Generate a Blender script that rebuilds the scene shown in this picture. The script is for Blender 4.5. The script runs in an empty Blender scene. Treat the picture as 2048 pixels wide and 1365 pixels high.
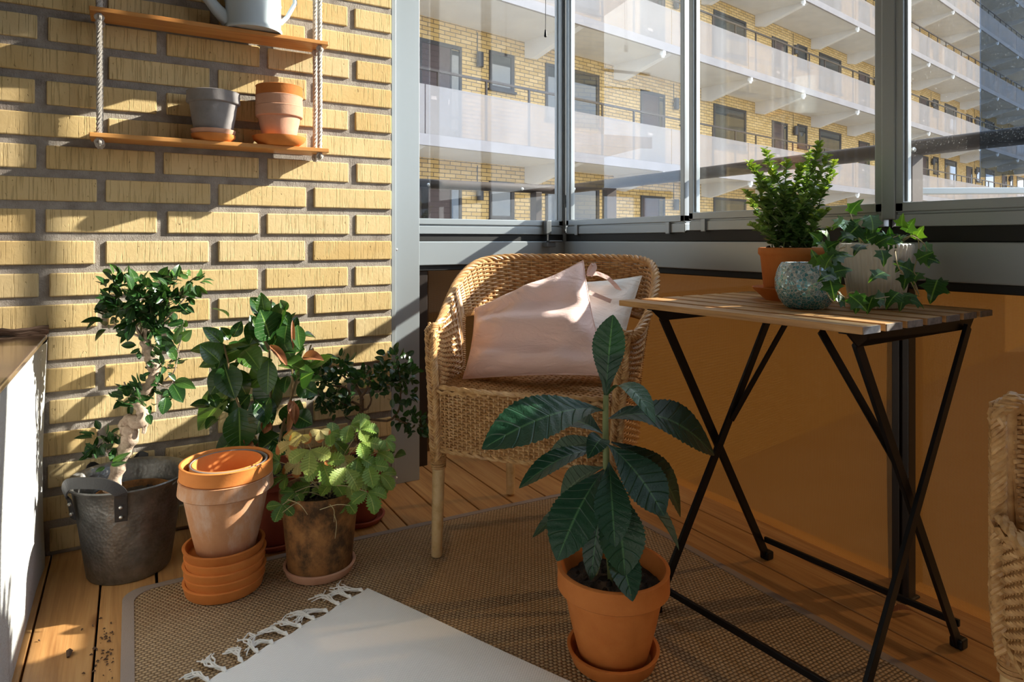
# A glazed balcony with plants, wicker chairs and a folding table; a gallery apartment block across the yard.
import bpy, math, random
from mathutils import Vector, Matrix
R = random.Random(11)
PI = math.pi
scene = bpy.context.scene
COL = scene.collection
V = Vector

# ------------------------------------------------------------------ camera geometry (level camera, shifted lens)
FPX, CX, HY, CAMH = 1311.0, 1024.0, 481.0, 0.85
FW = V((0.5025, 0.8646, 0.0)); RT = V((0.8646, -0.5025, 0.0)); UP = V((0, 0, 1))
CAM = V((0, 0, CAMH))
def PT(u, v, t):            # the point at forward distance t along the sight line of pixel (u, v)
    return CAM + FW*t + RT*((u-CX)/FPX*t) + UP*((HY-v)/FPX*t)
def PZ(u, v, z):            # the point of that sight line at height z
    return PT(u, v, FPX*(CAMH-z)/(v-HY))
def XY(u, t):
    p = PT(u, HY, t); return (p.x, p.y)

# ------------------------------------------------------------------ mesh building
class MB:
    def __init__(s):
        s.v = []; s.f = []; s.uv = []; s.tone = []; s.mi = []; s.m = 0; s.t = 0.5
    def face(s, idx, uv=None):
        s.f.append(tuple(idx)); s.uv.append(uv or [(0, 0)]*len(idx)); s.tone.append(s.t); s.mi.append(s.m)
    def add(s, pts):
        n = len(s.v); s.v.extend(tuple(p) for p in pts); return n
    def grid(s, rows, cu=False, cv=False):
        nv, nu = len(rows), len(rows[0])
        b = s.add([p for r in rows for p in r])
        for j in range(nv if cv else nv-1):
            j2 = (j+1) % nv
            for i in range(nu if cu else nu-1):
                i2 = (i+1) % nu
                a0, a1, b0, b1 = i/(nu-1 or 1), (i+1)/(nu-1 or 1), j/(nv-1 or 1), (j+1)/(nv-1 or 1)
                s.face((b+j*nu+i, b+j*nu+i2, b+j2*nu+i2, b+j2*nu+i), [(a0, b0), (a1, b0), (a1, b1), (a0, b1)])
    def tube(s, path, rad, n=6, cap=True, flat=1.0, closed=False, nhint=None):
        path = [V(p) for p in path]; L = len(path)
        if L < 2: return
        rows = []; nrm = None
        for i, p in enumerate(path):
            if closed: tg = path[(i+1) % L]-path[i-1]
            else: tg = path[min(i+1, L-1)]-path[max(i-1, 0)]
            if tg.length < 1e-9: tg = V((0, 0, 1))
            tg.normalize()
            if nhint is not None: nrm = V(nhint)-tg*tg.dot(V(nhint))
            elif nrm is None: nrm = tg.orthogonal()
            else: nrm = nrm-tg*tg.dot(nrm)
            if nrm.length < 1e-6: nrm = tg.orthogonal()
            nrm = nrm.normalized(); bn = tg.cross(nrm)
            r = rad[i] if isinstance(rad, (list, tuple)) else rad
            rows.append([p+nrm*(math.cos(2*PI*k/n)*r*flat)+bn*(math.sin(2*PI*k/n)*r) for k in range(n)])
        st = len(s.v)
        s.grid(rows, cu=True, cv=closed)
        if cap and not closed:
            s.face([st+k for k in range(n)][::-1]); s.face([st+(L-1)*n+k for k in range(n)])
    def lathe(s, prof, c=(0, 0, 0), n=48, wob=0.0, sx=1.0, seed=0):
        rows = []
        for r, z in prof:
            rows.append([V((c[0]+r*sx*math.cos(2*PI*k/n)*(1+wob*math.sin(3*2*PI*k/n+seed)), c[1]+r*math.sin(2*PI*k/n)*(1+wob*math.cos(2*2*PI*k/n+seed)), c[2]+z)) for k in range(n)])
        s.grid(rows, cu=True)
    def box(s, lo, hi, M=None):
        x0, y0, z0 = lo; x1, y1, z1 = hi
        p = [V(q) for q in ((x0,y0,z0),(x1,y0,z0),(x1,y1,z0),(x0,y1,z0),(x0,y0,z1),(x1,y0,z1),(x1,y1,z1),(x0,y1,z1))]
        if M is not None: p = [M @ q for q in p]
        b = s.add(p)
        for q in ((0,3,2,1),(4,5,6,7),(0,1,5,4),(1,2,6,5),(2,3,7,6),(3,0,4,7)):
            s.face([b+i for i in q], [(0,0),(1,0),(1,1),(0,1)])
    def bar(s, a, b, w, h, up=(0, 0, 1)):     # a flat bar from a to b, w wide across, h thick
        a, b = V(a), V(b); d = (b-a).normalized(); sd = d.cross(V(up))
        if sd.length < 1e-5: sd = d.orthogonal()
        sd.normalize(); n = sd.cross(d)
        M = Matrix((( d.x, sd.x, n.x, a.x), (d.y, sd.y, n.y, a.y), (d.z, sd.z, n.z, a.z), (0,0,0,1)))
        s.box((0, -w/2, -h/2), ((b-a).length, w/2, h/2), M)
    def prism(s, pts, dvec):                   # extrude a polygon
        d = V(dvec); n = len(pts); b = s.add([V(p) for p in pts]+[V(p)+d for p in pts])
        s.face(list(range(b, b+n))[::-1]); s.face(list(range(b+n, b+2*n)))
        for i in range(n):
            j = (i+1) % n; s.face((b+i, b+j, b+n+j, b+n+i))
    def leaf(s, B, T, N, W, bend=0.15, fold=0.25, shape='ell', nv=8, nh=2, serr=0.0, corr=0.0, nveins=9, twist=0.0, curl=0.0):
        B, T, N = V(B), V(T), V(N); a = T-B; L = a.length
        if L < 1e-6: return
        ax = a/L; N = N-ax*ax.dot(N)
        if N.length < 1e-5: N = ax.orthogonal()
        N.normalize(); S = ax.cross(N)
        rows = []
        for j in range(nv+1):
            v = j/nv
            if shape == 'ell': w = math.sin(PI*v**0.85)**0.8 if 0 < v < 1 else 0
            elif shape == 'obl': w = (math.sin(PI*min(1, v**1.25*0.985+0.012))**0.85)*(0.55+0.45*v)*1.12
            elif shape == 'round': w = math.sin(PI*v**0.75)**0.6 if 0 < v < 1 else 0
            elif shape == 'wedge': w = math.sin(PI*min(1, v**1.2))**0.6*(0.6+0.5*v) if 0 < v < 1 else 0
            else: w = math.sin(PI*v)
            w = max(w, 0.02)*W*0.5
            ce = B+a*v+N*(bend*L*4*v*(1-v)*(1-0.35*v))-N*(curl*L*v*v*v)
            an = twist*v; Sv = S*math.cos(an)+N*math.sin(an); Nv = N*math.cos(an)-S*math.sin(an)
            row = []
            for i in range(-nh, nh+1):
                x = i/nh
                ww = w*(1+(serr*(1 if j % 2 else -1) if abs(i) == nh else 0))
                off = fold*abs(x)**1.3*w
                if corr:
                    ph = (v*nveins-abs(x)*1.2)
                    off += corr*L*(abs(math.sin(PI*ph))-0.5)*min(1, abs(x)*2.5)*(1-0.5*abs(x))*min(1, 6*v*(1-v))
                row.append(ce+Sv*(x*ww)+Nv*off+ax*(abs(x)*0.0))
            rows.append(row)
        s.grid(rows)

def build(name, mb, mats, parent=None, smooth=True, bevel=0.0, world=True, sub=0, col=None):
    me = bpy.data.meshes.new(name)
    off = V((0, 0, 0))
    if parent is not None and world:
        q = parent
        while q is not None: off = off+q.location; q = q.parent
    me.from_pydata([(x-off.x, y-off.y, z-off.z) for x, y, z in mb.v], [], mb.f)
    if not isinstance(mats, (list, tuple)): mats = [mats]
    for m in mats: me.materials.append(m)
    n = len(me.polygons)
    me.polygons.foreach_set('material_index', mb.mi)
    me.polygons.foreach_set('use_smooth', [bool(smooth)]*n)
    uvl = me.uv_layers.new(name='UVMap')
    flat = [c for f in mb.uv for q in f for c in q]
    uvl.data.foreach_set('uv', flat)
    at = me.attributes.new('tone', 'FLOAT', 'FACE'); at.data.foreach_set('value', mb.tone)
    me.update()
    o = bpy.data.objects.new(name, me); COL.objects.link(o)
    if parent is not None: o.parent = parent
    if bevel:
        b = o.modifiers.new('bevel', 'BEVEL'); b.width = bevel; b.segments = 2; b.limit_method = 'ANGLE'; b.angle_limit = math.radians(40)
    if sub:
        b = o.modifiers.new('sub', 'SUBSURF'); b.levels = sub; b.render_levels = sub
    if smooth:
        try: me.set_sharp_from_angle(angle=math.radians(48))
        except Exception: pass
    return o
def tag(o, label, cat, group=None, kind=None):
    o['label'] = label; o['category'] = cat
    if group: o['group'] = group
    if kind: o['kind'] = kind
    return o
def thing(name, label, cat, loc=(0,0,0), rotz=0.0, group=None):
    o = bpy.data.objects.new(name, None); COL.objects.link(o)
    o.location = loc; o.rotation_euler = (0, 0, rotz); o.empty_display_size = 0.05
    return tag(o, label, cat, group)
def struct(name, mb, mats, label, cat, **k):
    o = build(name, mb, mats, **k); tag(o, label, cat, kind='structure'); return o
def plabel(o, t): o['label'] = t; return o
def kids(o): return [c for c in o.children]
def dup(root, loc=None, rotz=None, label=None, parent=None):
    r = root.copy(); COL.objects.link(r)
    if loc is not None: r.location = loc
    if rotz is not None: r.rotation_euler = (0, 0, rotz)
    if label: r['label'] = label
    if parent is not None: r.parent = parent
    for ch in list(root.children):
        c = ch.copy(); COL.objects.link(c); c.parent = r
        for g in list(ch.children):
            d = g.copy(); COL.objects.link(d); d.parent = c
    return r

# ------------------------------------------------------------------ materials
class NT:
    def __init__(s, name):
        s.mat = bpy.data.materials.new(name); s.mat.use_nodes = True
        s.t = s.mat.node_tree; s.t.nodes.clear()
        s.out = s.t.nodes.new('ShaderNodeOutputMaterial')
    def n(s, typ, **k):
        nd = s.t.nodes.new('ShaderNode'+typ)
        for a, b in k.items():
            if a.startswith('i_'): nd.inputs[a[2:].replace('_', ' ')].default_value = b
            else: setattr(nd, a, b)
        return nd
    def l(s, a, b): s.t.links.new(a, b)
    def coords(s, kind='Object', scale=(1,1,1), rot=(0,0,0)):
        tc = s.n('TexCoord'); mp = s.n('Mapping'); mp.inputs['Scale'].default_value = scale; mp.inputs['Rotation'].default_value = rot
        s.l(tc.outputs[kind], mp.inputs['Vector']); return mp.outputs['Vector']
    def noise(s, vec, scale, detail=4, rough=0.6, dist=0.0):
        nd = s.n('TexNoise'); nd.inputs['Scale'].default_value = scale; nd.inputs['Detail'].default_value = detail
        nd.inputs['Roughness'].default_value = rough; nd.inputs['Distortion'].default_value = dist
        if vec is not None: s.l(vec, nd.inputs['Vector'])
        return nd.outputs['Fac']
    def ramp(s, fac, stops):
        r = s.n('ValToRGB'); cr = r.color_ramp
        while len(cr.elements) < len(stops): cr.elements.new(0.5)
        for e, (p, c) in zip(cr.elements, stops):
            e.position = p; e.color = (*c, 1) if len(c) == 3 else c
        s.l(fac, r.inputs['Fac']); return r.outputs['Color']
    def mixc(s, fac, a, b, mode='MIX'):
        m = s.n('Mix', data_type='RGBA', blend_type=mode)
        for inp, val in ((m.inputs[0], fac), (m.inputs[6], a), (m.inputs[7], b)):
            if hasattr(val, 'node'): s.l(val, inp)
            else: inp.default_value = val if not isinstance(val, tuple) else ((*val, 1) if len(val) == 3 else val)
        return m.outputs[2]
    def math(s, op, a, b=None, c=None):
        m = s.n('Math', operation=op)
        for i, val in enumerate((a, b, c)):
            if val is None: continue
            if hasattr(val, 'node'): s.l(val, m.inputs[i])
            else: m.inputs[i].default_value = val
        return m.outputs[0]
    def attr(s, name='tone'):
        return s.n('Attribute', attribute_name=name).outputs['Fac']
    def bump(s, h, strength=0.3, dist=0.01, prev=None):
        b = s.n('Bump'); b.inputs['Strength'].default_value = strength; b.inputs['Distance'].default_value = dist
        s.l(h, b.inputs['Height'])
        if prev is not None: s.l(prev, b.inputs['Normal'])
        return b.outputs['Normal']
    def bsdf(s, col, rough=0.6, metal=0.0, normal=None, spec=0.5, **k):
        p = s.n('BsdfPrincipled')
        for key, val in (('Base Color', col), ('Roughness', rough), ('Metallic', metal), ('Specular IOR Level', spec)):
            if hasattr(val, 'node'): s.l(val, p.inputs[key])
            elif isinstance(val, tuple): p.inputs[key].default_value = (*val, 1) if len(val) == 3 else val
            else: p.inputs[key].default_value = val
        for a, b in k.items(): p.inputs[a.replace('_', ' ')].default_value = b
        if normal is not None: s.l(normal, p.inputs['Normal'])
        s.l(p.outputs[0], s.out.inputs['Surface']); return p

def simple(name, col, rough=0.5, metal=0.0, bumpy=0.0, bscale=60, var=0.0, vscale=8, spec=0.5):
    m = NT(name); vec = m.coords(); c = col; nrm = None
    if var:
        f = m.noise(vec, vscale, 5)
        c = m.ramp(f, [(0.3, tuple(x*(1-var) for x in col)), (0.7, tuple(min(1, x*(1+var)) for x in col))])
    if bumpy: nrm = m.bump(m.noise(vec, bscale, 5), bumpy, 0.004)
    m.bsdf(c, rough, metal, nrm, spec); return m.mat

M = {}
def mat_brick():
    m = NT('yellow_brick'); vec = m.coords(); t = m.attr()
    base = m.ramp(t, [(0.0, (0.56, 0.375, 0.15)), (0.35, (0.63, 0.455, 0.205)), (0.7, (0.69, 0.53, 0.28)), (1.0, (0.55, 0.47, 0.29))])
    big = m.noise(vec, 9, 5); base = m.mixc(0.35, base, m.ramp(big, [(0.3, (0.58, 0.39, 0.155)), (0.7, (0.74, 0.585, 0.32))]))
    sv = m.coords(scale=(190, 1, 7)); st = m.noise(sv, 1.0, 3, 0.65)
    pits = m.noise(m.coords(scale=(120, 120, 60)), 1.0, 2)
    scr = m.ramp(st, [(0.55, (0, 0, 0)), (0.63, (1, 1, 1))])
    pit = m.ramp(pits, [(0.70, (0, 0, 0)), (0.76, (1, 1, 1))])
    h = m.math('SUBTRACT', m.math('MULTIPLY', m.noise(vec, 90, 4), 0.35), m.math('ADD', m.math('MULTIPLY', scr, 0.7), m.math('MULTIPLY', pit, 0.8)))
    col = m.mixc(m.math('MULTIPLY', pit, 0.55), base, (0.25, 0.16, 0.07))
    col = m.mixc(m.math('MULTIPLY', scr, 0.38), col, (0.36, 0.25, 0.10))
    m.bsdf(col, 0.85, 0, m.bump(h, 0.95, 0.0022), 0.2); return m.mat
def mat_mortar():
    m = NT('grey_mortar'); vec = m.coords()
    c = m.ramp(m.noise(vec, 22, 6), [(0.3, (0.25, 0.215, 0.185)), (0.7, (0.43, 0.385, 0.335))])
    h = m.math('ADD', m.noise(vec, 260, 5, 0.7), m.math('MULTIPLY', m.noise(m.coords(scale=(220, 40, 40), rot=(0, 0.6, 0)), 1, 3), 0.7))
    m.bsdf(c, 0.95, 0, m.bump(h, 0.8, 0.004), 0.1); return m.mat
def mat_stucco():
    m = NT('white_render'); vec = m.coords()
    h = m.math('ADD', m.noise(vec, 120, 5, 0.7), m.math('MULTIPLY', m.noise(vec, 30, 3), 0.6))
    streak = m.noise(m.coords(scale=(3, 30, 1.5)), 1, 4)
    c = m.mixc(m.ramp(streak, [(0.55, (0, 0, 0)), (0.75, (0.6, 0.6, 0.6))]), (0.55, 0.55, 0.54), (0.33, 0.305, 0.28))
    speck = m.ramp(m.noise(vec, 330, 2), [(0.68, (0, 0, 0)), (0.74, (1, 1, 1))])
    c = m.mixc(m.math('MULTIPLY', speck, 0.5), c, (0.3, 0.27, 0.25))
    m.bsdf(c, 0.9, 0, m.bump(h, 1.0, 0.006), 0.2); return m.mat
def mat_floor():
    m = NT('pine_deck'); vec = m.coords(); t = m.attr()
    sh = m.n('CombineXYZ'); m.l(m.math('MULTIPLY', t, 7.0), sh.inputs[0]); m.l(m.math('MULTIPLY', t, 31.0), sh.inputs[1])
    add = m.n('VectorMath', operation='ADD'); m.l(vec, add.inputs[0]); m.l(sh.outputs[0], add.inputs[1])
    mp = m.n('Mapping'); mp.inputs['Scale'].default_value = (26, 1.6, 1); m.l(add.outputs[0], mp.inputs['Vector'])
    g = m.noise(mp.outputs[0], 1.6, 6, 0.55, 0.9)
    fine = m.n('Mapping'); fine.inputs['Scale'].default_value = (220, 5, 1); m.l(add.outputs[0], fine.inputs['Vector'])
    g2 = m.noise(fine.outputs[0], 1, 3)
    c = m.ramp(g, [(0.28, (0.30, 0.135, 0.042)), (0.5, (0.50, 0.255, 0.088)), (0.72, (0.62, 0.36, 0.145))])
    c = m.mixc(0.22, c, m.ramp(g2, [(0.3, (0.26, 0.11, 0.035)), (0.7, (0.66, 0.40, 0.16))]))
    kn = m.n('TexVoronoi'); kn.inputs['Scale'].default_value = 1.0
    km = m.n('Mapping'); km.inputs['Scale'].default_value = (9, 3.0, 1); m.l(add.outputs[0], km.inputs['Vector']); m.l(km.outputs[0], kn.inputs['Vector'])
    c = m.mixc(m.ramp(kn.outputs['Distance'], [(0.05, (0.8, 0.8, 0.8)), (0.13, (0, 0, 0))]), c, (0.15, 0.055, 0.018))
    c = m.mixc(m.math('MULTIPLY', m.math('SUBTRACT', t, 0.3), 0.3), c, (0.28, 0.12, 0.04))
    m.bsdf(c, 0.42, 0, m.bump(g2, 0.15, 0.002), 0.4); return m.mat
def mat_wood(name, c0, c1, c2, axis=0, rough=0.5, sc=1.0):
    m = NT(name); s = [60*sc, 60*sc, 60*sc]; s[axis] = 3*sc
    t = m.attr(); vec = m.coords(scale=tuple(s))
    sh = m.n('CombineXYZ'); [m.l(m.math('MULTIPLY', t, 40.0), sh.inputs[i]) for i in range(3)]
    add = m.n('VectorMath', operation='ADD'); m.l(vec, add.inputs[0]); m.l(sh.outputs[0], add.inputs[1])
    g = m.noise(add.outputs[0], 1, 6, 0.6, 0.6)
    c = m.ramp(g, [(0.25, c0), (0.5, c1), (0.75, c2)])
    m.bsdf(c, rough, 0, m.bump(g, 0.12, 0.002), 0.4); return m.mat
def mat_sisal():
    m = NT('sisal_weave')
    v = m.coords(scale=(1, 1, 1))
    sep = m.n('SeparateXYZ'); m.l(v, sep.inputs[0]); x, y = sep.outputs[0], sep.outputs[1]
    # staggered knots in rows
    rowf = m.math('MULTIPLY', y, 118.0); row = m.math('FLOOR', rowf)
    odd = m.math('MODULO', m.math('ABSOLUTE', row), 2.0)
    px = m.math('ADD', m.math('MULTIPLY', x, 95.0), m.math('MULTIPLY', odd, 0.5))
    a = m.math('ABSOLUTE', m.math('SINE', m.math('MULTIPLY', px, PI)))
    b = m.math('ABSOLUTE', m.math('SINE', m.math('MULTIPLY', rowf, PI)))
    h = m.math('POWER', m.math('MULTIPLY', a, b), 0.7)
    nz = m.noise(v, 160, 4)
    big = m.noise(v, 7, 4)
    c = m.ramp(h, [(0.05, (0.10, 0.06, 0.03)), (0.45, (0.46, 0.30, 0.16)), (1.0, (0.72, 0.515, 0.30))])
    c = m.mixc(0.35, c, m.ramp(nz, [(0.3, (0.20, 0.125, 0.065)), (0.7, (0.55, 0.41, 0.26))]))
    c = m.mixc(m.ramp(big, [(0.45, (0, 0, 0)), (0.7, (0.25, 0.25, 0.25))]), c, (0.24, 0.14, 0.07))
    m.bsdf(c, 0.9, 0, m.bump(h, 1.0, 0.004), 0.15); return m.mat
def mat_cotton():
    m = NT('white_cotton_weave'); v = m.coords()
    sep = m.n('SeparateXYZ'); m.l(v, sep.inputs[0]); x, y = sep.outputs[0], sep.outputs[1]
    a = m.math('MULTIPLY', m.math('SINE', m.math('MULTIPLY', x, 2*PI*150)), m.math('SINE', m.math('MULTIPLY', y, 2*PI*150)))
    # raised zigzag bands
    zz = m.math('PINGPONG', m.math('MULTIPLY', x, 1.0), 0.045)
    band = m.math('SINE', m.math('MULTIPLY', m.math('ADD', y, zz), 2*PI*22))
    gate = m.math('GREATER_THAN', m.math('SINE', m.math('MULTIPLY', y, 2*PI*3.1)), -0.1)
    k = m.math('MULTIPLY', m.math('GREATER_THAN', band, 0.72), gate)
    k = m.math('MULTIPLY', k, m.math('GREATER_THAN', m.noise(v, 140, 2), 0.42))
    h = m.math('ADD', m.math('MULTIPLY', a, 0.35), m.math('MULTIPLY', k, 1.0))
    c = m.mixc(m.math('MULTIPLY', a, 0.22), (0.90, 0.89, 0.86), (0.76, 0.75, 0.72))
    m.bsdf(c, 0.95, 0, m.bump(h, 0.45, 0.0016), 0.1); return m.mat
def mat_wicker(name, c0, c1, c2):
    m = NT(name); v = m.coords(); t = m.attr()
    c = m.ramp(m.noise(v, 45, 4), [(0.25, c0), (0.5, c1), (0.78, c2)])
    c = m.mixc(m.math('MULTIPLY', t, 0.45), c, c0)
    m.bsdf(c, 0.42, 0, m.bump(m.noise(v, 320, 2), 0.2, 0.001), 0.45); return m.mat
def mat_linen(name, col):
    m = NT(name); v = m.coords()
    a = m.noise(m.coords(scale=(700, 700, 60)), 1, 2); b = m.noise(m.coords(scale=(60, 60, 700)), 1, 2)
    w = m.n('TexWave'); w.inputs['Scale'].default_value = 2.2; w.inputs['Distortion'].default_value = 9.0
    w.inputs['Detail'].default_value = 3; w.inputs['Detail Scale'].default_value = 1.3; m.l(v, w.inputs['Vector'])
    h = m.math('ADD', m.math('MULTIPLY', m.math('ADD', a, b), 0.05), m.math('MULTIPLY', m.noise(m.coords(scale=(4, 4, 11)), 1.6, 4, 0.5, 1.3), 1.0))
    c = m.mixc(m.math('MULTIPLY', a, 0.25), col, tuple(x*0.86 for x in col))
    p = m.bsdf(c, 0.85, 0, m.bump(h, 0.55, 0.03), 0.2)
    p.inputs['Sheen Weight'].default_value = 0.15
    return m.mat
def mat_terracotta(name, c0, c1, chalk=0.0, rough=0.75, stain=0.0):
    m = NT(name); v = m.coords()
    f = m.noise(v, 16, 6, 0.65)
    c = m.ramp(f, [(0.3, c0), (0.7, c1)])
    if chalk:
        ch = m.ramp(m.noise(m.coords(scale=(18, 18, 7)), 1.2, 7, 0.7), [(0.48, (0, 0, 0)), (0.72, (1, 1, 1))])
        c = m.mixc(m.math('MULTIPLY', ch, chalk), c, (0.62, 0.50, 0.42))
    if stain:
        ch = m.ramp(m.noise(m.coords(scale=(13, 13, 10)), 1.1, 7, 0.72), [(0.42, (0, 0, 0)), (0.62, (1, 1, 1))])
        c = m.mixc(m.math('MULTIPLY', ch, stain), c, (0.045, 0.026, 0.013))
    m.bsdf(c, rough, 0, m.bump(m.noise(v, 150, 4), 0.18, 0.002), 0.3); return m.mat
def mat_galv():
    m = NT('galvanised_steel'); v = m.coords(scale=(1, 1, 1))
    vo = m.n('TexVoronoi'); vo.inputs['Scale'].default_value = 120; m.l(v, vo.inputs['Vector'])
    f = m.noise(v, 28, 5)
    c = m.ramp(f, [(0.3, (0.13, 0.128, 0.122)), (0.7, (0.27, 0.265, 0.255))])
    rust = m.ramp(m.noise(v, 11, 5), [(0.66, (0, 0, 0)), (0.76, (0.7, 0.7, 0.7))])
    c = m.mixc(rust, c, (0.25, 0.13, 0.05))
    m.bsdf(c, 0.42, 0.75, m.bump(m.math('ADD', vo.outputs['Distance'], m.math('MULTIPLY', f, 0.5)), 0.30, 0.003), 0.5); return m.mat
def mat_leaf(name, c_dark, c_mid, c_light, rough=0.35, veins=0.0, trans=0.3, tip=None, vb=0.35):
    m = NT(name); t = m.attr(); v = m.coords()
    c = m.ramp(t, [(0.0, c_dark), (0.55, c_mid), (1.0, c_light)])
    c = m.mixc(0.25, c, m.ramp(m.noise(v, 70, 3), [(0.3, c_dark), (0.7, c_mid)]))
    uv = m.n('TexCoord').outputs['UV']; sp = m.n('SeparateXYZ'); m.l(uv, sp.inputs[0])
    ax = m.math('ABSOLUTE', m.math('SUBTRACT', sp.outputs[0], 0.5))
    mid = m.ramp(ax, [(0.0, (1, 1, 1)), (0.035, (0, 0, 0))])
    nrm = None
    vv = m.math('SUBTRACT', m.math('MULTIPLY', sp.outputs[1], 9.0), m.math('MULTIPLY', ax, 2.4))
    fr = m.math('ABSOLUTE', m.math('SUBTRACT', m.math('FRACT', vv), 0.5))
    vein = m.ramp(fr, [(0.0, (1, 1, 1)), (0.07, (0, 0, 0))])
    k = m.math('ADD', m.math('MULTIPLY', mid, 0.6), m.math('MULTIPLY', vein, veins))
    c = m.mixc(m.math('MINIMUM', k, 0.75), c, tuple(min(1, q*1.7+0.03) for q in c_light))
    if tip:
        c = m.mixc(m.ramp(m.math('ADD', sp.outputs[1], m.math('MULTIPLY', m.noise(v, 60, 3), 0.4)), [(0.95, (0, 0, 0)), (1.12, (1, 1, 1))]), c, tip)
    nrm = m.bump(m.math('ADD', m.math('MULTIPLY', vein, -0.8), m.math('MULTIPLY', m.noise(v, 260, 3), 0.25)), vb, 0.003 if vb < 0.5 else 0.006)
    p = m.bsdf(c, rough, 0, nrm, 0.5)
    tr = m.n('BsdfTranslucent'); m.l(m.mixc(1.0, c, (1.0, 1.0, 0.45), 'MULTIPLY'), tr.inputs['Color'])
    mx = m.n('MixShader'); mx.inputs[0].default_value = trans
    m.l(p.outputs[0], mx.inputs[1]); m.l(tr.outputs[0], mx.inputs[2]); m.l(mx.outputs[0], m.out.inputs['Surface'])
    return m.mat
def mat_glass(name='clear_glass', dirt=0.04, tint=(0.97, 0.985, 0.98), speck=0.0):
    m = NT(name); v = m.coords()
    tr = m.n('BsdfTransparent'); tr.inputs['Color'].default_value = (*tint, 1)
    gl = m.n('BsdfGlossy'); gl.inputs['Roughness'].default_value = 0.01
    fr = m.n('Fresnel'); ge = m.n('NewGeometry')
    m.l(m.math('ADD', m.math('MULTIPLY', ge.outputs['Backfacing'], 1/1.45-1.45), 1.45), fr.inputs['IOR'])
    mx = m.n('MixShader'); m.l(fr.outputs[0], mx.inputs[0]); m.l(tr.outputs[0], mx.inputs[1]); m.l(gl.outputs[0], mx.inputs[2])
    df = m.n('BsdfDiffuse'); df.inputs['Color'].default_value = (0.75, 0.78, 0.8, 1)
    tl = m.n('BsdfTranslucent'); tl.inputs['Color'].default_value = (0.8, 0.8, 0.8, 1)
    dd = m.n('MixShader'); dd.inputs[0].default_value = 0.6; m.l(df.outputs[0], dd.inputs[1]); m.l(tl.outputs[0], dd.inputs[2])
    f = m.math('MULTIPLY', m.ramp(m.noise(m.coords(scale=(5, 5, 1.2)), 2.0, 5), [(0.35, (0.25,)*3), (0.75, (1,)*3)]), dirt)
    if speck:
        sp = m.ramp(m.noise(v, 260, 2, 0.5), [(0.665, (0, 0, 0)), (0.72, (1, 1, 1))])
        f = m.math('ADD', f, m.math('MULTIPLY', sp, speck))
    m2 = m.n('MixShader'); m.l(f, m2.inputs[0]); m.l(mx.outputs[0], m2.inputs[1]); m.l(dd.outputs[0], m2.inputs[2])
    m.l(m2.outputs[0], m.out.inputs['Surface']); return m.mat
def mat_screen():
    m = NT('brown_screen_cloth'); v = m.coords()
    sep = m.n('SeparateXYZ'); m.l(v, sep.inputs[0]); x, y, z = sep.outputs
    s = m.math('ADD', x, y)
    a = m.math('SINE', m.math('MULTIPLY', m.math('ADD', s, z), 2*PI*190)); b = m.math('SINE', m.math('MULTIPLY', m.math('SUBTRACT', s, z), 2*PI*190))
    w = m.math('MULTIPLY', a, b)
    c = m.mixc(m.math('ADD', m.math('MULTIPLY', w, 0.35), 0.5), (0.060, 0.026, 0.006), (0.14, 0.064, 0.017))
    p = m.bsdf(c, 0.42, 0, m.bump(w, 0.3, 0.001), 0.45)
    tl = m.n('BsdfTranslucent'); tl.inputs['Color'].default_value = (0.15, 0.055, 0.008, 1)
    tp = m.n('BsdfTransparent'); tp.inputs['Color'].default_value = (0.9, 0.6, 0.3, 1)
    m1 = m.n('MixShader'); m1.inputs[0].default_value = 0.10; m.l(p.outputs[0], m1.inputs[1]); m.l(tl.outputs[0], m1.inputs[2])
    m2 = m.n('MixShader'); m2.inputs[0].default_value = 0.035; m.l(m1.outputs[0], m2.inputs[1]); m.l(tp.outputs[0], m2.inputs[2])
    m.l(m2.outputs[0], m.out.inputs['Surface']); return m.mat
def mat_mosaic():
    m = NT('crackle_glass_mosaic'); v = m.coords()
    vo = m.n('TexVoronoi', feature='DISTANCE_TO_EDGE'); vo.inputs['Scale'].default_value = 150; m.l(v, vo.inputs['Vector'])
    vc = m.n('TexVoronoi'); vc.inputs['Scale'].default_value = 150; m.l(v, vc.inputs['Vector'])
    sp = m.n('SeparateXYZ'); m.l(v, sp.inputs[0]); sc = m.n('SeparateColor'); m.l(vc.outputs['Color'], sc.inputs[0])
    f = m.math('ADD', m.math('MULTIPLY', sp.outputs[2], 6.0), m.math('MULTIPLY', sc.outputs[0], 0.55))
    tile = m.ramp(f, [(0.1, (0.03, 0.20, 0.25)), (0.45, (0.08, 0.29, 0.34)), (0.75, (0.26, 0.38, 0.41)), (1.0, (0.44, 0.50, 0.51))])
    edge = m.ramp(vo.outputs['Distance'], [(0.025, (1, 1, 1)), (0.055, (0, 0, 0))])
    c = m.mixc(edge, tile, (0.55, 0.54, 0.50))
    nv = m.n('VectorMath', operation='SUBTRACT'); m.l(vc.outputs['Color'], nv.inputs[0]); nv.inputs[1].default_value = (0.5, 0.5, 0.5)
    sc2 = m.n('VectorMath', operation='SCALE'); m.l(nv.outputs[0], sc2.inputs[0]); sc2.inputs['Scale'].default_value = 0.5
    ge = m.n('NewGeometry'); ad = m.n('VectorMath', operation='ADD'); m.l(ge.outputs['Normal'], ad.inputs[0]); m.l(sc2.outputs[0], ad.inputs[1])
    nn = m.n('VectorMath', operation='NORMALIZE'); m.l(ad.outputs[0], nn.inputs[0])
    rough = m.math('ADD', m.math('MULTIPLY', edge, 0.6), 0.08)
    m.bsdf(c, rough, 0.25, nn.outputs[0], 0.8); return m.mat
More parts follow.
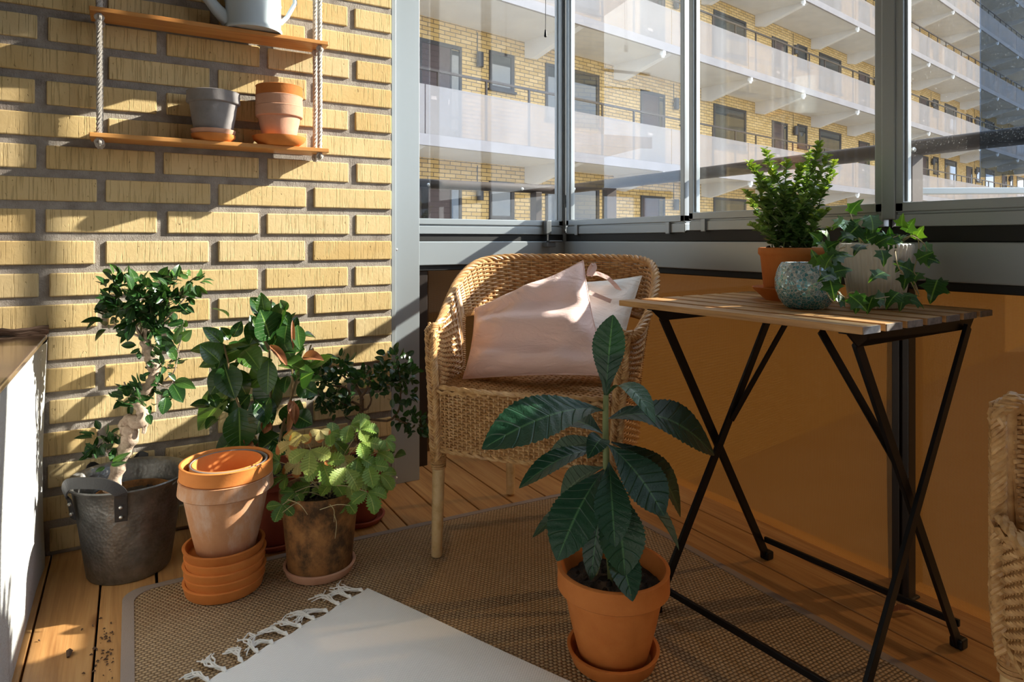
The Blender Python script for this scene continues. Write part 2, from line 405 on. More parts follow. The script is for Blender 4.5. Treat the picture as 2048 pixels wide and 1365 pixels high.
def mat_bark(name, c0, c1):
    m = NT(name); v = m.coords(scale=(1, 1, 1)); f = m.noise(v, 60, 6, 0.7)
    m.bsdf(m.ramp(f, [(0.3, c0), (0.7, c1)]), 0.85, 0, m.bump(m.noise(m.coords(scale=(60, 60, 110)), 1, 5), 0.6, 0.006), 0.2); return m.mat
def mat_bldg_brick():
    m = NT('facade_brick'); tc = m.n('TexCoord'); sp = m.n('SeparateXYZ'); m.l(tc.outputs['Object'], sp.inputs[0])
    cb = m.n('CombineXYZ'); m.l(sp.outputs[0], cb.inputs[0]); m.l(sp.outputs[2], cb.inputs[1])
    b = m.n('TexBrick'); m.l(cb.outputs[0], b.inputs['Vector'])
    b.inputs['Color1'].default_value = (0.60, 0.40, 0.15, 1); b.inputs['Color2'].default_value = (0.74, 0.53, 0.24, 1)
    b.inputs['Mortar'].default_value = (0.15, 0.115, 0.085, 1); b.inputs['Scale'].default_value = 1.0
    b.inputs['Mortar Size'].default_value = 0.007; b.inputs['Brick Width'].default_value = 0.27; b.inputs['Row Height'].default_value = 0.085
    b.inputs['Mortar Smooth'].default_value = 0.1
    m.bsdf(b.outputs['Color'], 0.9, 0, None, 0.1); return m.mat
def mat_panel():
    m = NT('frosted_gallery_panel'); v = m.coords()
    f = m.noise(m.coords(scale=(1.2, 1, 0.4)), 1.4, 4)
    c = m.ramp(f, [(0.3, (0.50, 0.48, 0.47)), (0.7, (0.63, 0.61, 0.60))])
    p = m.bsdf(c, 0.35, 0, None, 0.5)
    tp = m.n('BsdfTransparent'); tp.inputs['Color'].default_value = (0.88, 0.80, 0.76, 1)
    mx = m.n('MixShader'); mx.inputs[0].default_value = 0.60
    m.l(p.outputs[0], mx.inputs[1]); m.l(tp.outputs[0], mx.inputs[2]); m.l(mx.outputs[0], m.out.inputs['Surface']); return m.mat
def mat_planked(name, col, pitch):
    m = NT(name); tc = m.n('TexCoord'); sp = m.n('SeparateXYZ'); m.l(tc.outputs['Object'], sp.inputs[0])
    f = m.math('FRACT', m.math('MULTIPLY', sp.outputs[2], 1/pitch))
    g = m.ramp(f, [(0.0, (0.25,)*3), (0.08, (1,)*3)])
    m.bsdf(m.mixc(1.0, g, col, 'MULTIPLY'), 0.6, 0, None, 0.3); return m.mat

M['brick'] = mat_brick(); M['mortar'] = mat_mortar(); M['stucco'] = mat_stucco(); M['floor'] = mat_floor()
M['sill'] = simple('brown_sill_metal', (0.20, 0.135, 0.10), 0.16, 0.55, var=0.15)
M['alu'] = simple('grey_aluminium', (0.36, 0.40, 0.425), 0.36, 0.30, bumpy=0.02)
M['alud'] = simple('dark_grey_aluminium', (0.17, 0.18, 0.185), 0.4, 0.3)
M['rubber'] = simple('black_gasket', (0.006, 0.006, 0.006), 0.6)
M['rail'] = simple('brown_painted_steel', (0.045, 0.030, 0.024), 0.55, 0.0, var=0.2, spec=0.3)
M['postm'] = simple('dark_brown_post', (0.020, 0.013, 0.010), 0.45, 0.1, var=0.3)
M['screen'] = mat_screen()
M['glass'] = mat_glass('pane_glass', 0.007); M['glassd'] = mat_glass('dusty_pane_glass', 0.012, speck=0.10)
M['sisal'] = mat_sisal(); M['taupe'] = simple('taupe_binding', (0.30, 0.235, 0.195), 0.9, bumpy=0.3, bscale=300)
M['cotton'] = mat_cotton(); M['cottonf'] = simple('white_cotton_fringe', (0.84, 0.82, 0.78), 0.95)
M['wicker'] = mat_wicker('honey_wicker', (0.30, 0.145, 0.048), (0.58, 0.34, 0.14), (0.78, 0.53, 0.27))
M['wickleg'] = mat_wicker('pale_rattan_pole', (0.52, 0.33, 0.14), (0.66, 0.46, 0.23), (0.72, 0.54, 0.30))
M['pink'] = mat_linen('pink_linen', (0.88, 0.635, 0.575)); M['white'] = mat_linen('white_linen', (0.85, 0.84, 0.82))
M['terra'] = mat_terracotta('orange_terracotta', (0.45, 0.135, 0.025), (0.54, 0.185, 0.042))
M['terrab'] = mat_terracotta('bright_orange_terracotta', (0.60, 0.195, 0.04), (0.68, 0.245, 0.06))
M['terrap'] = mat_terracotta('pinkish_terracotta', (0.56, 0.30, 0.19), (0.64, 0.37, 0.25))
M['terraf'] = mat_terracotta('chalky_faded_terracotta', (0.46, 0.215, 0.10), (0.56, 0.29, 0.15), chalk=0.6)
M['terraw'] = mat_terracotta('stained_old_terracotta', (0.27, 0.115, 0.035), (0.38, 0.18, 0.06), stain=0.9, rough=0.8)
M['terrar'] = mat_terracotta('red_brown_terracotta', (0.24, 0.05, 0.03), (0.33, 0.08, 0.04))
M['greypot'] = mat_terracotta('grey_clay', (0.215, 0.20, 0.195), (0.29, 0.27, 0.26))
M['galv'] = mat_galv()
M['leather'] = simple('black_leather', (0.02, 0.02, 0.022), 0.35, bumpy=0.2, bscale=200)
M['rivet'] = simple('steel_rivet', (0.6, 0.6, 0.58), 0.3, 0.9)
M['soil'] = simple('dark_potting_soil', (0.035, 0.024, 0.016), 0.95, bumpy=1.0, bscale=90, var=0.6, vscale=40)
M['bark'] = mat_bark('pale_ficus_bark', (0.30, 0.21, 0.15), (0.56, 0.44, 0.34))
M['barkd'] = mat_bark('brown_bark', (0.10, 0.06, 0.035), (0.22, 0.14, 0.09))
M['stem'] = simple('reddish_green_stem', (0.20, 0.14, 0.06), 0.6)
M['stemg'] = simple('green_stem', (0.17, 0.21, 0.08), 0.6)
M['vine'] = simple('pale_vine', (0.42, 0.34, 0.18), 0.6)
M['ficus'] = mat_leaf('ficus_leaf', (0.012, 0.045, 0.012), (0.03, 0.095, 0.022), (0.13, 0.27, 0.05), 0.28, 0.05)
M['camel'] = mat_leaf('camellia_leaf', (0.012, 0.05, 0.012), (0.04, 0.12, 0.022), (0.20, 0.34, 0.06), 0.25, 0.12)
M['brownleaf'] = mat_leaf('dried_brown_leaf', (0.20, 0.06, 0.02), (0.40, 0.15, 0.06), (0.55, 0.30, 0.16), 0.6, 0.1)
M['straw'] = mat_leaf('strawberry_leaf', (0.06, 0.15, 0.02), (0.22, 0.36, 0.055), (0.50, 0.50, 0.13), 0.5, 0.25, vb=0.8)
M['strawy'] = mat_leaf('yellowed_leaf', (0.38, 0.27, 0.07), (0.55, 0.48, 0.16), (0.66, 0.52, 0.28), 0.55, 0.3, tip=(0.42, 0.15, 0.03))
M['loquat'] = mat_leaf('loquat_leaf', (0.006, 0.032, 0.016), (0.014, 0.062, 0.028), (0.06, 0.155, 0.05), 0.36, 0.10, trans=0.12, vb=0.55)
M['loqback'] = mat_leaf('loquat_leaf_felted', (0.035, 0.075, 0.045), (0.07, 0.125, 0.08), (0.10, 0.16, 0.10), 0.6, 0.2, trans=0.12, vb=0.8)
M['box'] = mat_leaf('boxwood_leaf', (0.05, 0.12, 0.04), (0.18, 0.31, 0.07), (0.55, 0.66, 0.09), 0.4, 0.0, trans=0.35)
M['ivy'] = mat_leaf('ivy_leaf', (0.012, 0.055, 0.012), (0.05, 0.16, 0.02), (0.20, 0.38, 0.04), 0.32, 0.1, trans=0.3)
M['tabw'] = mat_wood('oiled_acacia', (0.24, 0.105, 0.03), (0.45, 0.235, 0.082), (0.60, 0.36, 0.15), 1, 0.42)
M['shelfw'] = mat_wood('orange_pine', (0.42, 0.165, 0.04), (0.56, 0.25, 0.07), (0.66, 0.34, 0.11), 0, 0.38)
M['tabend'] = simple('weathered_end_grain', (0.20, 0.17, 0.15), 0.8, var=0.4, vscale=60)
M['steel'] = simple('black_powder_steel', (0.005, 0.005, 0.006), 0.42, 0.0, spec=0.22)
M['mosaic'] = mat_mosaic()
M['ribbed'] = simple('off_white_ceramic', (0.66, 0.64, 0.58), 0.45, var=0.05)
M['rope'] = simple('cotton_rope', (0.66, 0.60, 0.53), 0.95, bumpy=1.0, bscale=500)
M['enamel'] = simple('pale_blue_enamel', (0.58, 0.66, 0.70), 0.25)
M['screw'] = simple('screw_metal', (0.6, 0.6, 0.6), 0.35, 0.8)
M['wallw'] = simple('grey_paint', (0.34, 0.335, 0.325), 0.8)
M['room'] = simple('dim_room', (0.10, 0.095, 0.09), 0.9)
M['fbrick'] = mat_bldg_brick(); M['panel'] = mat_panel()
M['conc'] = simple('white_concrete', (0.74, 0.72, 0.69), 0.8, var=0.06, vscale=2)
M['fascia'] = simple('grey_violet_fascia', (0.36, 0.33, 0.33), 0.5, var=0.1, vscale=2)
M['brail'] = simple('dark_gallery_steel', (0.06, 0.045, 0.038), 0.4, 0.2)
M['bdoor'] = mat_planked('dark_planked_door', (0.085, 0.06, 0.058), 0.11)
M['bframe'] = simple('dark_window_frame', (0.035, 0.03, 0.03), 0.5)
M['bglass'] = simple('reflecting_window', (0.03, 0.04, 0.045), 0.03, 0.0, spec=1.0)
M['blamp'] = simple('dark_lamp_metal', (0.05, 0.05, 0.055), 0.5)
M['bwhite'] = simple('white_fitting', (0.85, 0.85, 0.83), 0.4)
M['lawn'] = simple('pale_paving', (0.24, 0.225, 0.20), 0.95, var=0.2, vscale=0.6)
M['leafdry'] = simple('crumbled_leaf', (0.10, 0.055, 0.03), 0.9)
# ------------------------------------------------------------------ the balcony itself
YB, XR, YL = 2.147, 1.58, 2.28          # brick face, glazing face on the right, glazing face beside the bricks
XW = -0.199                              # white rendered wall face
# floor
mb = MB(); edges = [-0.42, -0.30, -0.185, -0.065, 0.055, 0.175, 0.295, 0.415, 0.535, 0.655, 0.712, 0.831, 0.950, 1.068, 1.19, 1.31, 1.432, 1.551, 1.70]
for i in range(len(edges)-1):
    mb.t = (i*0.37+0.13) % 1.0
    a, b = edges[i]+0.0022, edges[i+1]-0.0022
    if i == 4: a += 0.002
    mb.box((a, -1.7, -0.028), (b, 2.52 if a > 0.75 else 2.2, 0.0))
mb.t = 0.0
fl = struct('floor', mb, M['floor'], 'honey pine decking boards of the balcony floor', 'floor', smooth=False, bevel=0.002)
mb = MB(); mb.box((-0.5, -1.7, -0.20), (1.72, 2.54, -0.034)); struct('trim_1', mb, M['rubber'], 'dark slab under the decking', 'slab', smooth=False)
# brick wall
mb = MB(); mb.m = 1
mb.box((-0.62, YB+0.004, 0.0), (0.7705, YB+0.13, 2.6))
mb.m = 0; c, bh = 0.086, 0.0635; rr = random.Random(5)
k0 = 0
ntop = 0.848
n = -10
while True:
    zt_ = ntop+n*c
    if zt_ > 2.62: break
    zb_ = zt_-bh
    if zt_ > 0.02:
        joints = [(-0.0697+0.2836*i) for i in range(-3, 4)] if n % 2 == 0 else [(-0.2058+0.2800*i) for i in range(-3, 5)]
        joints = [j+rr.uniform(-0.004, 0.004) for j in joints]
        joints = [j for j in joints if j < 0.745]+[0.7705+0.013]
        for a, b in zip(joints[:-1], joints[1:]):
            mb.t = min(1, max(0, rr.gauss(0.48, 0.24)))
            x0, x1 = a+0.0125+rr.uniform(-.002, .002), b-0.0125+rr.uniform(-.002, .002)
            if b > 0.77: x1 = 0.7705
            if x1 < -0.61 or x1-x0 < 0.02: continue
            y = YB-rr.uniform(0.0, 0.0035)
            mb.box((x0, y, max(0.0, zb_+rr.uniform(-.001, .001))), (x1, YB+0.12, zt_+rr.uniform(-.001, .001)))
    n += 1
wb = struct('wall_back', mb, [M['brick'], M['mortar']], 'yellow brick wall with wide grey mortar joints', 'wall', smooth=False, bevel=0.003)
# white rendered parapet and its sill
mb = MB(); rows = []
for j in range(41):
    z = j/40*0.585; row = []
    for i in range(61):
        y = -1.7+i/60*(YB+1.7)
        row.append((XW-0.006*math.sin(y*9+1)*math.sin(z*7)+0.010*math.exp(-((y-2.06)/0.03)**2), y, z))
    rows.append(row)
mb.grid([r[::-1] for r in rows]); mb.box((-0.5, -1.7, 0), (XW-0.012, YB, 0.58))
struct('wall_left', mb, M['stucco'], 'rough white rendered wall below the brown sill', 'wall')
mb = MB(); mb.box((-0.45, -1.7, 0.585), (XW+0.006, YB, 0.600))
struct('window_6_sill'.replace('window_6_sill', 'trim_2'), mb, M['sill'], 'shiny brown metal sill on top of the white wall', 'window sill', smooth=False, bevel=0.004)
mb = MB(); rr = random.Random(3)
for q in range(3): mb.tube([(-0.45+i*0.02, YB-0.008-0.004*rr.random(), 0.606+0.004*q+rr.uniform(-.003, .003)) for i in range(14)], 0.007, 6)
struct('trim_3', mb, M['sill'], 'crinkled brown sealant along sill and bricks', 'sealant')
# apartment side above the sill, end wall, ceiling
mb = MB(); mb.box((-0.52, -1.7, 0.6), (-0.44, YB, 2.6)); struct('wall_front', mb, M['room'], 'dim apartment window side above the sill', 'wall', smooth=False)
mb = MB(); mb.box((-0.5, -1.78, 0), (1.7, -1.7, 2.6)); struct('wall_side', mb, M['wallw'], 'painted end wall behind the camera', 'wall', smooth=False)
mb = MB(); mb.box((-0.5, -1.78, 2.56), (1.66, 2.30, 2.72)); struct('ceiling', mb, M['wallw'], 'painted balcony ceiling', 'ceiling', smooth=False)
# aluminium end profile beside the bricks
mb = MB()
mb.box((0.7735, 2.155, 0.0), (0.79, 2.29, 2.56)); mb.box((0.7925, 2.175, 0.0), (0.885, 2.29, 2.56)); mb.m = 1
mb.box((0.787, 2.185, 0.0), (0.795, 2.28, 2.56)); mb.box((0.884, 2.24, 0.76), (0.897, 2.275, 2.56))
t4 = struct('trim_4', mb, [M['alu'], M['rubber']], 'tall grey aluminium profile between bricks and glazing', 'profile', smooth=False, bevel=0.0015)
for z in (0.818, 0.022):
    s_ = MB(); s_.lathe([(0, 0.0025), (0.0035, 0.002), (0.005, 0)], (0, 0, 0), 10); s_.v = [(0.7985+q[0], 2.175-q[2], z+q[1]) for q in s_.v]; build('screw', s_, M['screw'], t4)
# transoms
mb = MB(); mb.box((0.885, YL, 0.756), (XR+0.03, YL+0.045, 0.846)); mb.m = 1; mb.box((0.885, YL+0.008, 0.846), (XR+0.02, YL+0.05, 0.874)); mb.box((0.885, YL+0.01, 0.735), (XR, YL+0.05, 0.757))
struct('trim_5', mb, [M['alu'], M['rubber']], 'grey sill rail under the narrow pane', 'sill rail', smooth=False, bevel=0.003)
mb = MB(); mb.box((XR, -1.7, 0.756), (XR+0.045, YL-0.0005, 0.846)); mb.m = 1; mb.box((XR+0.008, -1.7, 0.846), (XR+0.05, YL, 0.884)); mb.box((XR+0.01, -1.7, 0.735), (XR+0.05, YL, 0.757))
struct('trim_6', mb, [M['alu'], M['rubber']], 'long grey sill rail under the window row', 'sill rail', smooth=False, bevel=0.003)
mb = MB(); mb.box((0.885, YL-0.005, 2.44), (XR+0.05, YL+0.05, 2.56)); mb.box((XR-0.005, -1.7, 2.44), (XR+0.05, YL-0.006, 2.56))
struct('trim_7', mb, M['alu'], 'grey head rail above the panes', 'head rail', smooth=False, bevel=0.003)
# corner post
mb = MB(); mb.box((XR-0.002, YL-0.004, 0.846), (XR+0.04, YL+0.04, 2.44)); mb.m = 1; mb.box((XR-0.006, YL-0.0075, 0.88), (XR+0.0, YL-0.002, 2.44))
struct('trim_8', mb, [M['alu'], M['alud']], 'grey corner post between the two glazed sides', 'post', smooth=False, bevel=0.0015)

def pane(idx, horiz, a0, a1, zb, glass, label, extra=()):
    # a framed pane; horiz: along X at Y=YL, else along Y at X=XR; a0<a1
    def bx(m, u0, u1, d0, d1, z0, z1):
        if horiz: m.box((u0, YL+d0, z0), (u1, YL+d1, z1))
        else: m.box((XR+d0, u0, z0), (XR+d1, u1, z1))
    f = MB(); zt = 2.44; sw = 0.019
    bx(f, a0, a0+sw, 0.0, 0.032, zb+0.035, zt); bx(f, a1-sw, a1, 0.0, 0.032, zb+0.035, zt)
    bx(f, a0+sw, a0+sw+0.006, 0.008, 0.024, zb+0.06, zt); bx(f, a1-sw-0.006, a1-sw, 0.008, 0.024, zb+0.06, zt)
    bx(f, a0, a1, 0.002, 0.034, zb, zb+0.030); bx(f, a0+0.001, a1-0.001, 0.007, 0.030, zb+0.029, zb+0.037)
    bx(f, a0, a1, 0.0, 0.034, zb+0.036, zb+0.058)
    bx(f, a0, a1, 0.0, 0.034, zt-0.05, zt)
    o = struct('window_%d' % idx, f, M['alu'], label, 'window', smooth=False, bevel=0.0018)
    g = MB(); bx(g, a0+sw-0.004, a1-sw+0.004, 0.013, 0.018, zb+0.05, zt-0.04)
    build('pane', g, M[glass], o, smooth=False)
    if extra:
        c_ = MB()
        for p in extra: bx(c_, p-0.009, p+0.009, -0.006, 0.0, zb-0.004, zb+0.036)
        build('clip', c_, M['alu'], o, smooth=False, bevel=0.0015)
    return o
w1 = pane(1, True, 0.899, 1.572, 0.874, 'glass', 'narrow window pane next to the grey end profile')
pane(2, False, 1.586, 2.268, 0.876, 'glass', 'window pane right of the corner post', (1.66, 2.19))
pane(3, False, 0.925, 1.566, 0.882, 'glass', 'window pane above the boxwood and the chair side', (1.50,))
pane(4, False, 0.245, 0.895, 0.882, 'glassd', 'water-speckled window pane right of the wide grey stile')
pane(5, False, -0.415, 0.225, 0.882, 'glassd', 'window pane beside the camera, past the frame')
pane(7, False, -1.06, -0.435, 0.882, 'glass', 'last window pane behind the camera')
# tinted glass sheet added outside the fourth pane to darken the facade beyond
mb = MB(); mb.box((1.628, 0.08, 0.99), (1.633, 0.736, 2.44)); struct('window_8', mb, mat_glass('tinted_pane_glass', 0.012, (0.50, 0.57, 0.66), 0.14), 'blue-grey tinted pane added behind the speckled pane to darken the block beyond', 'window', smooth=False)
# wide divider profiles between panes
mb = MB(); mb.box((XR-0.004, 0.893, 0.90), (XR+0.04, 0.927, 2.44)); mb.m = 1; mb.box((XR+0.002, 0.905, 0.875), (XR+0.03, 0.913, 0.96))
struct('trim_9', mb, [M['alu'], M['rubber']], 'wide grey stile between third and fourth pane', 'stile', smooth=False, bevel=0.003)
# outward-swung lower sash beyond the fourth pane
mb = MB(); A = PT(1785, 383, 1.66); B = PT(2120, 381.5, 1.66)
mb.bar(A, B, 0.02, 0.016)
struct('trim_10', mb, M['alu'], 'grey cross rail crossing the speckled pane', 'cross rail', smooth=False, bevel=0.002)
# sash latch
t = thing('window_latch', 'small dark grey latch on the rail of the narrow pane', 'latch', (1.487, YL-0.02, 0.86))
mb = MB(); mb.box((1.474, YL-0.024, 0.875), (1.500, YL-0.001, 0.932)); build('latch_body', mb, M['alud'], t, smooth=False, bevel=0.003)
mb = MB(); mb.tube([(1.487, YL-0.016, 0.842), (1.487, YL-0.016, 0.876)], 0.004, 8); build('bolt', mb, M['screw'], t)
mb = MB(); mb.box((1.470, YL-0.040, 0.822), (1.512, YL-0.0005, 0.842)); mb.box((1.478, YL-0.046, 0.842), (1.540, YL-0.016, 0.850)); build('handle', mb, M['alud'], t, smooth=False, bevel=0.003)
# pull cord
t = thing('pull_cord', 'thin black pull cord with a tassel hanging before the narrow pane', 'cord', tuple(PT(1091, 75, 2.55)))
p = PT(1091, 70, 2.55); mb = MB(); mb.tube([(p.x, p.y, p.z+0.02), (p.x+0.002, p.y, p.z+0.3), (p.x, p.y, 2.56)], 0.0012, 6); build('string', mb, M['steel'], t)
mb = MB(); mb.lathe([(0.0, 0.03), (0.003, 0.03), (0.0045, 0.018), (0.006, 0.004), (0.0, 0.0)], (p.x, p.y, p.z-0.01), 12); build('tassel', mb, M['steel'], t)

# posts under the transoms
mb = MB(); mb.box((1.581, 0.864, 0.0), (1.612, 0.880, 0.74)); mb.box((1.586, 0.880, 0.0), (1.612, 0.884, 0.74)); mb.box((1.577, 0.884, 0.0), (1.612, 0.902, 0.74)); mb.box((1.56, 0.858, 0.0), (1.62, 0.908, 0.006))
struct('trim_11', mb, M['postm'], 'dark brown post under the long sill rail behind the table', 'post', smooth=False, bevel=0.002)
mb = MB(); mb.box((0.92, 2.30, 0.0), (0.968, 2.345, 0.74)); struct('trim_12', mb, M['postm'], 'dark post under the narrow pane left of the chair', 'post', smooth=False, bevel=0.002)
mb = MB(); mb.box((0.885, 2.352, 0.0), (0.905, 2.46, 0.74)); mb.box((0.80, 2.30, 0.0), (0.90, 2.35, 0.74)); struct('trim_13', mb, M['postm'], 'dark end cover behind the aluminium profile', 'cover', smooth=False, bevel=0.002)
# railing with its screen cloth
rl = thing('balcony_railing', 'brown steel balcony railing outside the panes, hung with screen cloth', 'railing', (1.68, 2.47, 0))
def rnd(path, w, h):      # rounded handrail section
    m_ = MB(); rows = []
    path = [V(q) for q in path]
    d = (path[-1]-path[0]).normalized(); sd = d.cross(UP).normalized()
    for q in path:
        rows.append([q+sd*(w*0.5*math.copysign(abs(math.cos(a))**0.7, math.cos(a)))+UP*(h*0.5*math.copysign(abs(math.sin(a))**0.7, math.sin(a))) for a in [2*PI*k/16 for k in range(16)]])
    m_.grid(rows, cu=True); n0 = len(m_.v)-16
    m_.face(range(16)); m_.face(range(n0, n0+16)); return m_
build('handrail', rnd([(1.705, -1.7, 1.082), (1.705, 2.52, 1.082)], 0.05, 0.04), M['rail'], rl)
build('handrail', rnd([(0.80, 2.50, 1.082), (1.705, 2.50, 1.082)], 0.05, 0.04), M['rail'], rl)
for (x, y) in ((1.685, 0.915), (1.685, 2.11), (1.685, -0.24)):
    mb = MB(); mb.box((x-0.025, y-0.016, -0.1), (x+0.025, y+0.016, 1.065)); build('post', mb, M['rail'], rl, smooth=False, bevel=0.002)
for (x, y) in ((1.022, 2.48), (1.565, 2.48)):
    mb = MB(); mb.box((x-0.016, y-0.025, -0.1), (x+0.016, y+0.025, 1.065)); build('post', mb, M['rail'], rl, smooth=False, bevel=0.002)
for (x, y, z) in ((1.677, 0.905, 1.074), (1.677, 2.34, 1.074), (1.045, 2.473, 1.076), (1.49, 2.473, 1.076)):
    mb = MB(); mb.lathe([(0.0, 0.004), (0.005, 0.003), (0.007, 0.0)], (0, 0, 0), 12)
    if x > 1.6: mb.v = [(x-0.0-q[2], y+q[0], z+q[1]) for q in mb.v]
    else: mb.v = [(x+q[0], y-q[2], z+q[1]) for q in mb.v]
    build('screw', mb, M['screw'], rl)
mb = MB()
mb.grid([[(1.647+0.006*math.sin(y*5.0)*math.sin(PI*z/0.8), y, z) for y in [-1.7+4.17*i/60 for i in range(61)]] for z in (-0.02, 0.2, 0.4, 0.6, 0.78)])
mb.grid([[(x, 2.452, z) for x in (0.88, 1.2, 1.645)] for z in (-0.02, 0.4, 0.78)])
build('screen_cloth', mb, M['screen'], rl)

# ------------------------------------------------------------------ gallery apartment block across the yard (local axes: along, away, up)
TH = math.radians(10.2)
bd = thing('apartment_block', 'yellow brick apartment block with open galleries seen through the panes', 'building', (0, 0, 0), TH)
YF, YW, FLH = 9.28, 11.0, 2.8
A0, A1 = -3.0, 60.0
mb = MB(); mb.box((A0, YW, -6.0), (A1, YW+6, 16.9)); build('brick_wall', mb, M['fbrick'], bd, smooth=False, world=False)
mb = MB(); mb.box((A0, YF-0.3, 16.6), (A1, YW+6, 16.95)); build('roof', mb, M['conc'], bd, smooth=False, world=False)
levels = [(-0.36+FLH*k) for k in range(0, 6)]
def copies(proto, places):
    for i, q in enumerate(places):
        if i == 0: proto.location = q
        else:
            c_ = proto.copy(); COL.objects.link(c_); c_.location = q
            for g in list(proto.children):
                d_ = g.copy(); COL.objects.link(d_); d_.parent = c_
BAY = 6.87
for zb in levels:
    mb = MB(); mb.box((A0, YF+0.03, zb+0.05), (A1, YW, zb+0.19)); build('gallery_slab', mb, M['conc'], bd, smooth=False, world=False)
    mb = MB(); mb.box((A0, YF-0.03, zb), (A1, YF+0.03, zb+0.19)); build('fascia', mb, M['fascia'], bd, smooth=False, world=False)
    mb = MB(); mb.box((A0, YF+0.03, zb+1.275), (A1, YF+0.075, zb+1.315))
    x = 6.28-1.04*8
    while x < A1:
        mb.box((x-0.018, YF+0.035, zb+0.15), (x+0.018, YF+0.07, zb+1.28)); x += 1.04
    mb.box((A0, YF+0.035, zb+1.0), (A1, YF+0.06, zb+1.02))
    build('gallery_rail', mb, M['brail'], bd, smooth=False, world=False)
PW = 3.40
mb = MB(); mb.box((0.012, YF-0.012, 0.17), (PW-0.012, YF+0.0, 1.02)); pn = build('balustrade_panel', mb, M['panel'], bd, smooth=False, world=False)
copies(pn, [(5.98-PW*2+PW*i, 0, zb) for zb in levels for i in range(16)])
mb = MB(); mb.prism([(-0.08, YF+0.05, 0.06), (-0.08, YW, 0.06), (-0.08, YW, -0.30), (-0.08, YW-0.25, -0.36), (-0.08, YF+0.05, 0.0)], (0.16, 0, 0))
bm_ = build('gallery_beam', mb, M['conc'], bd, smooth=False, world=False)
beams = []
for k in range(-1, 7): beams += [9.8+BAY*k, 12.82+BAY*k]
copies(bm_, [(a, 0, zb) for zb in levels for a in beams])
mb = MB(); mb.box((-0.05, YF-0.02, -0.10), (0.05, YF+0.08, 0.0)); mb.lathe([(0.0, -0.16), (0.03, -0.16), (0.045, -0.13), (0.045, -0.10)], (0, YF+0.03, 0), 12)
sp_ = build('gallery_light', mb, M['bwhite'], bd, smooth=False, world=False)
copies(sp_, [(a-0.32, 0, zb) for zb in levels[1:] for a in beams])
# doors
mb = MB(); mb.m = 0; mb.box((0.0, YW-0.02, 0.19), (0.68, YW+0.02, 2.32)); mb.m = 1
mb.box((-0.07, YW-0.03, 0.19), (0.0, YW+0.02, 2.40)); mb.box((0.91, YW-0.03, 0.19), (0.97, YW+0.02, 2.40)); mb.box((0.0, YW-0.03, 2.32), (0.91, YW+0.02, 2.40)); mb.box((0.68, YW-0.03, 0.19), (0.715, YW+0.02, 2.32))
dr = build('door', mb, [M['bdoor'], M['bframe']], bd, smooth=False, world=False)
mb = MB(); mb.box((0.715, YW-0.012, 0.22), (0.91, YW+0.0, 2.30)); build('sidelight', mb, M['bglass'], dr, smooth=False, world=False)
mb = MB(); mb.box((0.22, YW-0.03, 1.22), (0.42, YW-0.018, 1.29)); build('letter_plate', mb, M['bwhite'], dr, smooth=False, world=False)
mb = MB(); mb.tube([(0.62, YW-0.06, 1.16), (0.62, YW-0.06, 1.26)], 0.012, 8); mb.tube([(0.62, YW-0.06, 1.21), (0.62, YW-0.015, 1.21)], 0.01, 8); build('handle', mb, M['screw'], dr, world=False)
copies(dr, [(7.0+BAY*k, 0, zb) for zb in levels for k in range(-1, 7)])
def win(w, z0, z1):
    m_ = MB(); f = 0.07; y0, y1 = YW-0.03, YW+0.02
    m_.box((0, y0, z0), (f, y1, z1)); m_.box((w-f*1.4, y0, z0), (w, y1, z1)); m_.box((f, y0, z0), (w-f, y1, z0+f)); m_.box((f, y0, z1-f), (w-f, y1, z1)); m_.box((-0.03, y0-0.05, z0-0.05), (w+0.03, y1, z0))
    o = build('window', m_, M['bframe'], bd, smooth=False, world=False)
    m_ = MB(); m_.box((f, YW-0.012, z0+f), (w-f, YW, z1-f)); build('glazing', m_, M['bglass'], o, smooth=False, world=False)
    return o
copies(win(0.70, 1.67, 2.48), [(8.70+BAY*k, 0, zb) for zb in levels for k in range(-1, 7)])
copies(win(1.82, 1.20, 2.50), [(10.35+BAY*k, 0, zb) for zb in levels for k in range(-1, 7)])
mb = MB(); mb.lathe([(0.0, 2.10), (0.075, 2.10), (0.075, 2.40), (0.0, 2.40)], (0, YW-0.10, 0), 16); mb.box((-0.02, YW-0.06, 2.2), (0.02, YW, 2.26)); mb.box((-0.006, YW-0.012, 2.4), (0.006, YW, 2.84))
copies(build('wall_lamp', mb, M['blamp'], bd, smooth=True, world=False), [(8.39+BAY*k, 0, zb-0.05) for zb in levels for k in range(-1, 7)])
# yard, and an unseen wing added beyond the frame to keep sun off the block
mb = MB(); mb.box((-90, -90, -6.3), (120, 60, -6.0)); struct('trim_14', mb, M['lawn'], 'pale paved courtyard far below', 'ground', smooth=False)
mb = MB(); mb.box((0, 0, -6.0), (26, 10, 40), Matrix.Translation((62, -12.5, 0)) @ Matrix.Rotation(math.radians(73.1), 4, 'Z')); struct('wall_sun_blocker', mb, M['fbrick'], 'unseen tall wing added to keep the sun off the apartment block', 'wall', smooth=False)

